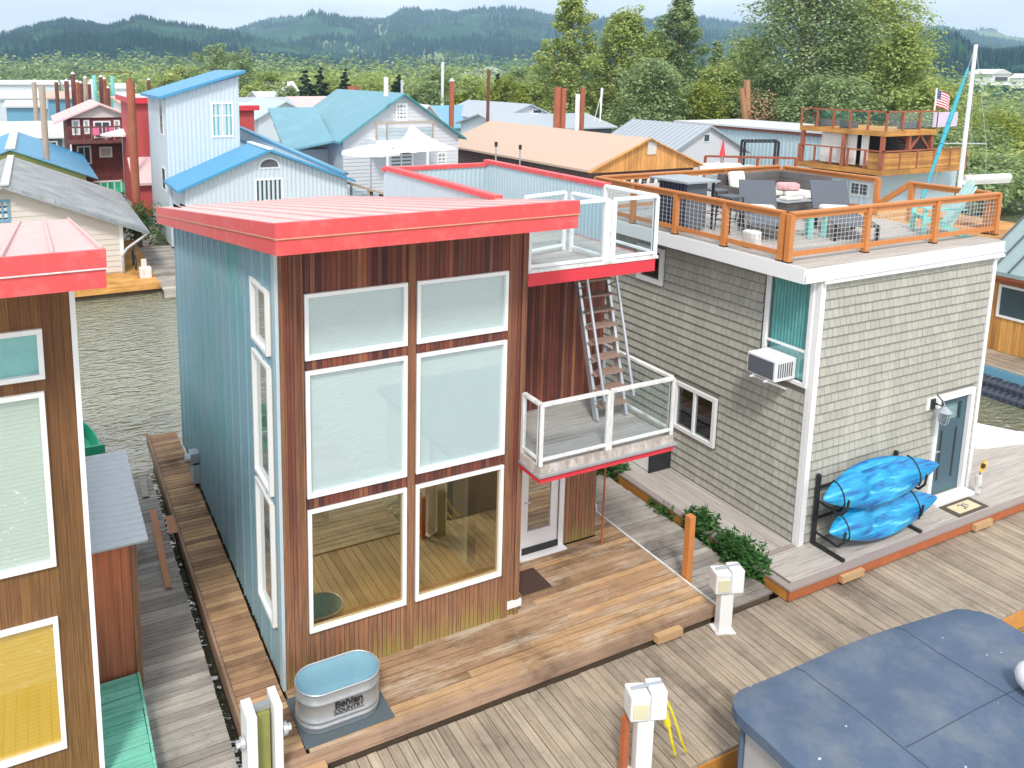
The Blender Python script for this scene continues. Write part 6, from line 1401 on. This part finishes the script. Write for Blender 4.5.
# broken tree
p=at(750,120,d=80); t=thing('broken_tree','broken orange trunk and dead branches behind the pale blue boathouse','dead tree',(p.x,p.y,Tz)); f=MB()
limb(f,(p.x,p.y,Tz),(p.x-.8,p.y,at(745,80,d=80).z),.5,.3,.03); limb(f,(p.x+.5,p.y,Tz),(p.x-1.5,p.y,at(745,88,d=80).z),.4,.25,.03)
f.build('trunk',M['deadbark'],t); f=MB(); leaves(f,p.x+1.2,p.y,at(760,112,d=80).z,2.2,2,2.4,900,.3); f.build('dead_foliage',plain('dead_leaves',(.36,.21,.12),.9,var=.3),t)
# shrubs on the right bank
for i,(u,v,d,w_,h_,lf,l_) in enumerate(((985,98,76,56,5,'leaf_a','broad mid green shrub below the white hillside house'),(1015,104,70,60,7,'leaf_c','yellow green shrub at the right edge above the slate green roof'),(960,120,66,60,6,'leaf_b','dark green shrub just right of the mast'),(1000,140,58,70,5,'leaf_a','low olive green shrub above the slate green roof'),(945,148,60,50,5,'leaf_a','low green shrub between the houseboat deck and the mast'),(1024,150,54,60,5,'leaf_b','low dark shrub at the right edge above the seam roof'),(975,165,52,60,4,'leaf_b','lowest olive shrub directly above the ridge of the seam roof'))):
    p=at(u,v,d=d); h=max(2,p.z-Tz); bush(p.x,p.y,Tz,w_*d/FL*1.5,6,h,l_,lf,5200,.34)
# tree rows in the middle distance left of centre
random.seed(21)
rowt=[(215,44,150,44,'leaf_b','tall rounded dark tree rising above the blue tower roof'),(240,52,160,40,'leaf_b','dark tree right beside the tall rounded tree above the blue tower'),(268,70,150,34,'leaf_a','light green tree left of the white hillside house'),(185,66,170,40,'leaf_a','pale green tree above the left slope of the tower roof'),(165,76,165,30,'leaf_a','low pale green tree by the dark pile behind the tower'),(257,86,135,36,'leaf_a','low bush like tree below the white hillside house'),(305,68,140,22,'leaf_d','first dark conifer right of the white hillside house'),(320,66,142,22,'leaf_d','second dark conifer right of the white hillside house'),(345,68,138,20,'leaf_d','third dark conifer left of the sea green ridge'),(398,74,150,22,'leaf_d','dark conifer just behind the apex of the sea green roof'),(330,76,160,50,'leaf_a','broad pale tree behind the dark conifers'),(370,76,170,50,'leaf_a','pale green tree above the sea green ridge'),(440,68,130,46,'leaf_b','olive green tree beside the white light pole'),(424,84,110,36,'leaf_b','dark green tree just above the right slope of the sea green roof'),(470,80,140,40,'leaf_a','pale green tree between the light pole and the dark slim pile'),(505,78,110,50,'leaf_c','yellow green tree right of the dark slim pile'),(533,84,108,44,'leaf_c','second yellow green tree beside the cottonwood row'),(498,72,150,20,'leaf_d','small dark tree behind the yellow green tree'),(520,66,170,30,'leaf_b','dark green tree between yellow green tree and cottonwoods'),(460,92,100,30,'leaf_c','low yellow green shrub tree above the light blue gabled roof'),(288,88,120,26,'leaf_b','low dark tree left of the pink roofed house')]
for u,v,d,w_,lf,l_ in rowt: T(u,v,d,w_,l_,lf,2600 if d>120 else 3400,.55 if d>120 else .42,kind='cone' if lf=='leaf_d' else 'round',trunk_show=.04,clumps=18)
# far bank woods (one mass)
f=MB(); random.seed(5)
for i in range(120):
    u=-30+i*4.8+random.uniform(-2,2)
    if u>540: break
    d=random.uniform(330,420); h=random.uniform(13,19); p=at(u,100,d=d)
    leaves(f,p.x,p.y,Tz+h*.5,5.5,5.5,h*.5,130,2.0)
tag(f.build('river_bank_wood',M['leaf_b']),kind='stuff')
f=MB()
for i in range(70):
    u=100+i*6.2+random.uniform(-2,2); d=random.uniform(210,280); h=random.uniform(8,12); p=at(u,100,d=d)
    leaves(f,p.x,p.y,Tz+h*.45,5,5,h*.5,110,1.5)
tag(f.build('shore_wood',M['leaf_a']),kind='stuff')
f=MB()
for i in range(46):
    u=560+i*11+random.uniform(-2,2); d=random.uniform(105,150); h=random.uniform(6,11); p=at(u,100,d=d)
    leaves(f,p.x,p.y,Tz+h*.45,5,5,h*.5,260,.9)
tag(f.build('undergrowth',M['leaf_b']),kind='stuff')
# ---- ground / water
f=MB(); f.quad((-5150,-290,ZW),(5150,-290,ZW),(5150,5150,ZW),(-5150,5150,ZW)); tag(f.build('river_water',M['water']),kind='structure')
def land(pts,z,name,mat):
    f=MB(); f.quad(*[(p.x,p.y,z) for p in pts]); tag(f.build(name,mat),kind='structure')
land([at(130,100,d=165),at(560,100,d=100),at(1200,100,d=50),at(1500,100,d=140),at(1300,100,d=1400),at(130,100,d=1400)],-.35,'river_bank',M['grass'])
land([at(-700,100,d=360),at(135,100,d=340),at(135,100,d=2000),at(-1500,100,d=2000)],-.36,'far_shore',M['grass'])
# ---- hills
from mathutils import noise as mn
trees_=[]
def hill(name,prof,dc,db,seed,ntree,th,mat='hill'):
    us=[p[0] for p in prof]
    def top(u):
        for (a,b),(c,d) in zip(prof[:-1],prof[1:]):
            if a<=u<=c: return b+(d-b)*(u-a)/(c-a)
        return prof[-1][1]
    nu=170; nv=26; f=MB(); grid=[]
    for i in range(nu+1):
        u=us[0]+(us[-1]-us[0])*i/nu; c=at(u,top(u),d=dc); b=at(u,100,d=db); col=[]
        for j in range(nv+1):
            t=j/nv; s=t*t*(3-2*t); s=.75*s+.25*t
            x=b.x+(c.x-b.x)*t; y=b.y+(c.y-b.y)*t; nz=mn.fractal(Vector((x/420+seed,y/420,seed)),1,2,6)
            z=(-1)+(c.z+1)*s + nz*c.z*.42*math.sin(math.pi*t) + (nz*6 if j==nv else 0)
            col.append(Vector((x,y,z)))
        back=c+(c-CP)*.35; col.append(Vector((back.x,back.y,-5))); grid.append(col)
    n=len(grid[0])
    for g in grid: f.v+= [tuple(p) for p in g]
    for i in range(nu):
        for j in range(n-1): f.f.append((i*n+j,(i+1)*n+j,(i+1)*n+j+1,i*n+j+1)); f.c.append(.5); f.m.append(0)
    tag(f.build(name,M[mat],smooth=True),kind='structure')
    g=MB(); R_=random.Random(seed)
    for _ in range(ntree):
        i=R_.random()*(nu-1e-3); j=(R_.random()**.8)*(nv-1e-3); i0,j0=int(i),int(j); a=grid[i0][j0].lerp(grid[i0+1][j0],i-i0); b=grid[i0][j0+1].lerp(grid[i0+1][j0+1],i-i0); p=a.lerp(b,j-j0)
        if mn.noise(Vector((p.x/260+9,p.y/200,seed)))>.20: continue
        big=mn.noise(Vector((p.x/170,p.y/170,seed+3)))>.05; h=th*R_.uniform(.45,.85)*(.7 if big else 1); r=h*(R_.uniform(.4,.6) if big else R_.uniform(.22,.34)); k=len(g.v); m_=5; ph=R_.random()*6; c=R_.random()*.5+(.5 if big else 0)
        g.v+=[(p.x+r*math.cos(ph+6.283*q/m_),p.y+r*math.sin(ph+6.283*q/m_),p.z-2) for q in range(m_)]+[(p.x,p.y,p.z+h)]
        for q in range(m_): g.f.append((k+q,k+(q+1)%m_,k+m_)); g.c.append(c); g.m.append(0)
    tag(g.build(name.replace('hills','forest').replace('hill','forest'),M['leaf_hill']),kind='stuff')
M['leaf_hill']=leafmat('haze_blue_forest',(.015,.07,.095),(.03,.125,.14),(.09,.21,.12))  # haze blue put into the tree colour, bluer than real conifers
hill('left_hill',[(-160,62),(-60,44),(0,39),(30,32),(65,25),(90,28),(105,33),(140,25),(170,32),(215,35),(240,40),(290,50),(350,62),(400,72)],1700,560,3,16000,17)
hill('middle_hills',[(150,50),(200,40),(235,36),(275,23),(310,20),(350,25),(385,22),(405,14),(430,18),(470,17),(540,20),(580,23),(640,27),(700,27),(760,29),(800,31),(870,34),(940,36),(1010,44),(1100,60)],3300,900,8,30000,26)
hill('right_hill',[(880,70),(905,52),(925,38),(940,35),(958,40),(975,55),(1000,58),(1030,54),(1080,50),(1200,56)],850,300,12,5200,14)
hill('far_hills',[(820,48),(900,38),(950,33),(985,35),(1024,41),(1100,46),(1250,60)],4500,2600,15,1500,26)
# cleared meadow and hillside town
def hs(u,v,d,w,h,label,mat='white',roof='whiteroof'):
    p=at(u,v,d=d); t=thing('hillside_house',label,'house',(p.x,p.y,p.z),group='white houses on the far hillside'); f=MB(); f.box(p.x-w/2,p.y-w/3,p.z-h,p.x+w/2,p.y+w/3,p.z); f.build('wall',M[mat],t); f=MB(); f.prism([(p.x-w*.56,p.z),(p.x+w*.56,p.z),(p.x,p.z+h*.45)],p.y-w*.38,p.y+w*.38,'y'); f.build('roof',M[roof],t)
    f=MB(); f.box(p.x-w*.3,p.y-w/3-.3,p.z-h*.6,p.x+w*.3,p.y-w/3-.02,p.z-h*.25); f.build('window',M['slate'],t)
for i,(u,v,w_,l_) in enumerate(((468,75,9,'leftmost white house in the hillside cluster above the slim dark pile'),(477,73,10,'white house second from left in the hillside cluster'),(485,76,11,'lower white house in the centre of the hillside cluster'),(491,70,10,'topmost white house of the hillside cluster'),(498,74,12,'large white house right of centre in the hillside cluster'),(507,75,9,'white house near the right end of the hillside cluster'),(514,79,8,'rightmost low white house of the hillside cluster'))): hs(u,v,520,w_,5,l_)
hs(990,74,250,10,3.4,'long white hillside house above the shrubs right of the mast'); hs(981,76,252,6,3.0,'small white annex left of the long hillside house by the mast')
hs(1021,78,240,5,3,'white shed at the right edge above the shrubs')
# ================================================================= AIR, SKY, LIGHT, CAMERA
HAZE=True
if HAZE:
    f=MB(); f.box(-5200,-300,ZW-60,5200,5200,430); hz=f.build('haze',plain('tmp',(1,1,1))); tag(hz,kind='stuff')
    m=bpy.data.materials.new('haze_air'); m.use_nodes=True; t=m.node_tree; t.nodes.clear(); o=t.nodes.new('ShaderNodeOutputMaterial'); v=t.nodes.new('ShaderNodeVolumePrincipled')
    v.inputs['Color'].default_value=(.50,.76,1,1); v.inputs['Density'].default_value=.00025; v.inputs['Anisotropy'].default_value=.1; L(t,v.outputs[0],o.inputs['Volume']); hz.data.materials.clear(); hz.data.materials.append(m)
W=bpy.data.worlds.new('World'); S.world=W; W.use_nodes=True; t=W.node_tree; bg=t.nodes['Background']
SE,SR=math.radians(50),math.radians(212)
sk=t.nodes.new('ShaderNodeTexSky'); sk.sky_type='NISHITA'; sk.sun_disc=False; sk.sun_elevation=SE; sk.sun_rotation=SR; sk.air_density=1.0; sk.dust_density=2.0; sk.altitude=20
tc=t.nodes.new('ShaderNodeTexCoord'); mp=N(t,'ShaderNodeMapping'); mp.inputs['Scale'].default_value=(1.2,1.2,4.5); L(t,tc.outputs['Generated'],mp.inputs[0])
cl=noise(t,mp.outputs[0],2.2,7,.6,.4)
cc=ramp(t,cl,[(.32,(6.6,6.75,7.2)),(.48,(8.6,8.7,8.8)),(.62,(10.2,10.1,10.0))])
sp=t.nodes.new('ShaderNodeSeparateXYZ'); L(t,tc.outputs['Generated'],sp.inputs[0])
hz_=ramp(t,sp.outputs[2],[(0,(1.45,1.43,1.42)),(.10,(1.35,1.35,1.36)),(.35,(1.05,1.05,1.05))])
L(t,mixc(t,.88,sk.outputs[0],mixc(t,1.0,cc,hz_,'MULTIPLY')),bg.inputs['Color']); bg.inputs['Strength'].default_value=.10
sun=bpy.data.lights.new('sun','SUN'); sun.energy=2.0; sun.angle=math.radians(10); sun.color=(1,.95,.88); so=bpy.data.objects.new('sun',sun); C.objects.link(so)
# nishita: sun_rotation measured clockwise from +Y seen from above
sd=Vector((math.sin(SR)*math.cos(SE),math.cos(SR)*math.cos(SE),math.sin(SE))); so.rotation_euler=sd.to_track_quat('Z','Y').to_euler(); so.location=(0,0,60)
cam=bpy.data.cameras.new('camera'); co=bpy.data.objects.new('camera',cam); C.objects.link(co)
cam.sensor_fit='HORIZONTAL'; cam.sensor_width=36; cam.lens=FL/1024*36; cam.shift_x=(512-CX)/1024; cam.shift_y=(CY-384)/1024; cam.clip_start=.1; cam.clip_end=20000
m3=Matrix((RT,UP,-FW)).transposed(); co.matrix_world=Matrix.Translation(CP)@m3.to_4x4(); S.camera=co
S.view_settings.view_transform='Standard'; S.view_settings.look='None'; S.view_settings.gamma=1; S.view_settings.exposure=.66
S.cycles.max_bounces=8; S.cycles.transparent_max_bounces=24; S.cycles.volume_bounces=0; S.cycles.volume_max_steps=32
bpy.context.view_layer.update()
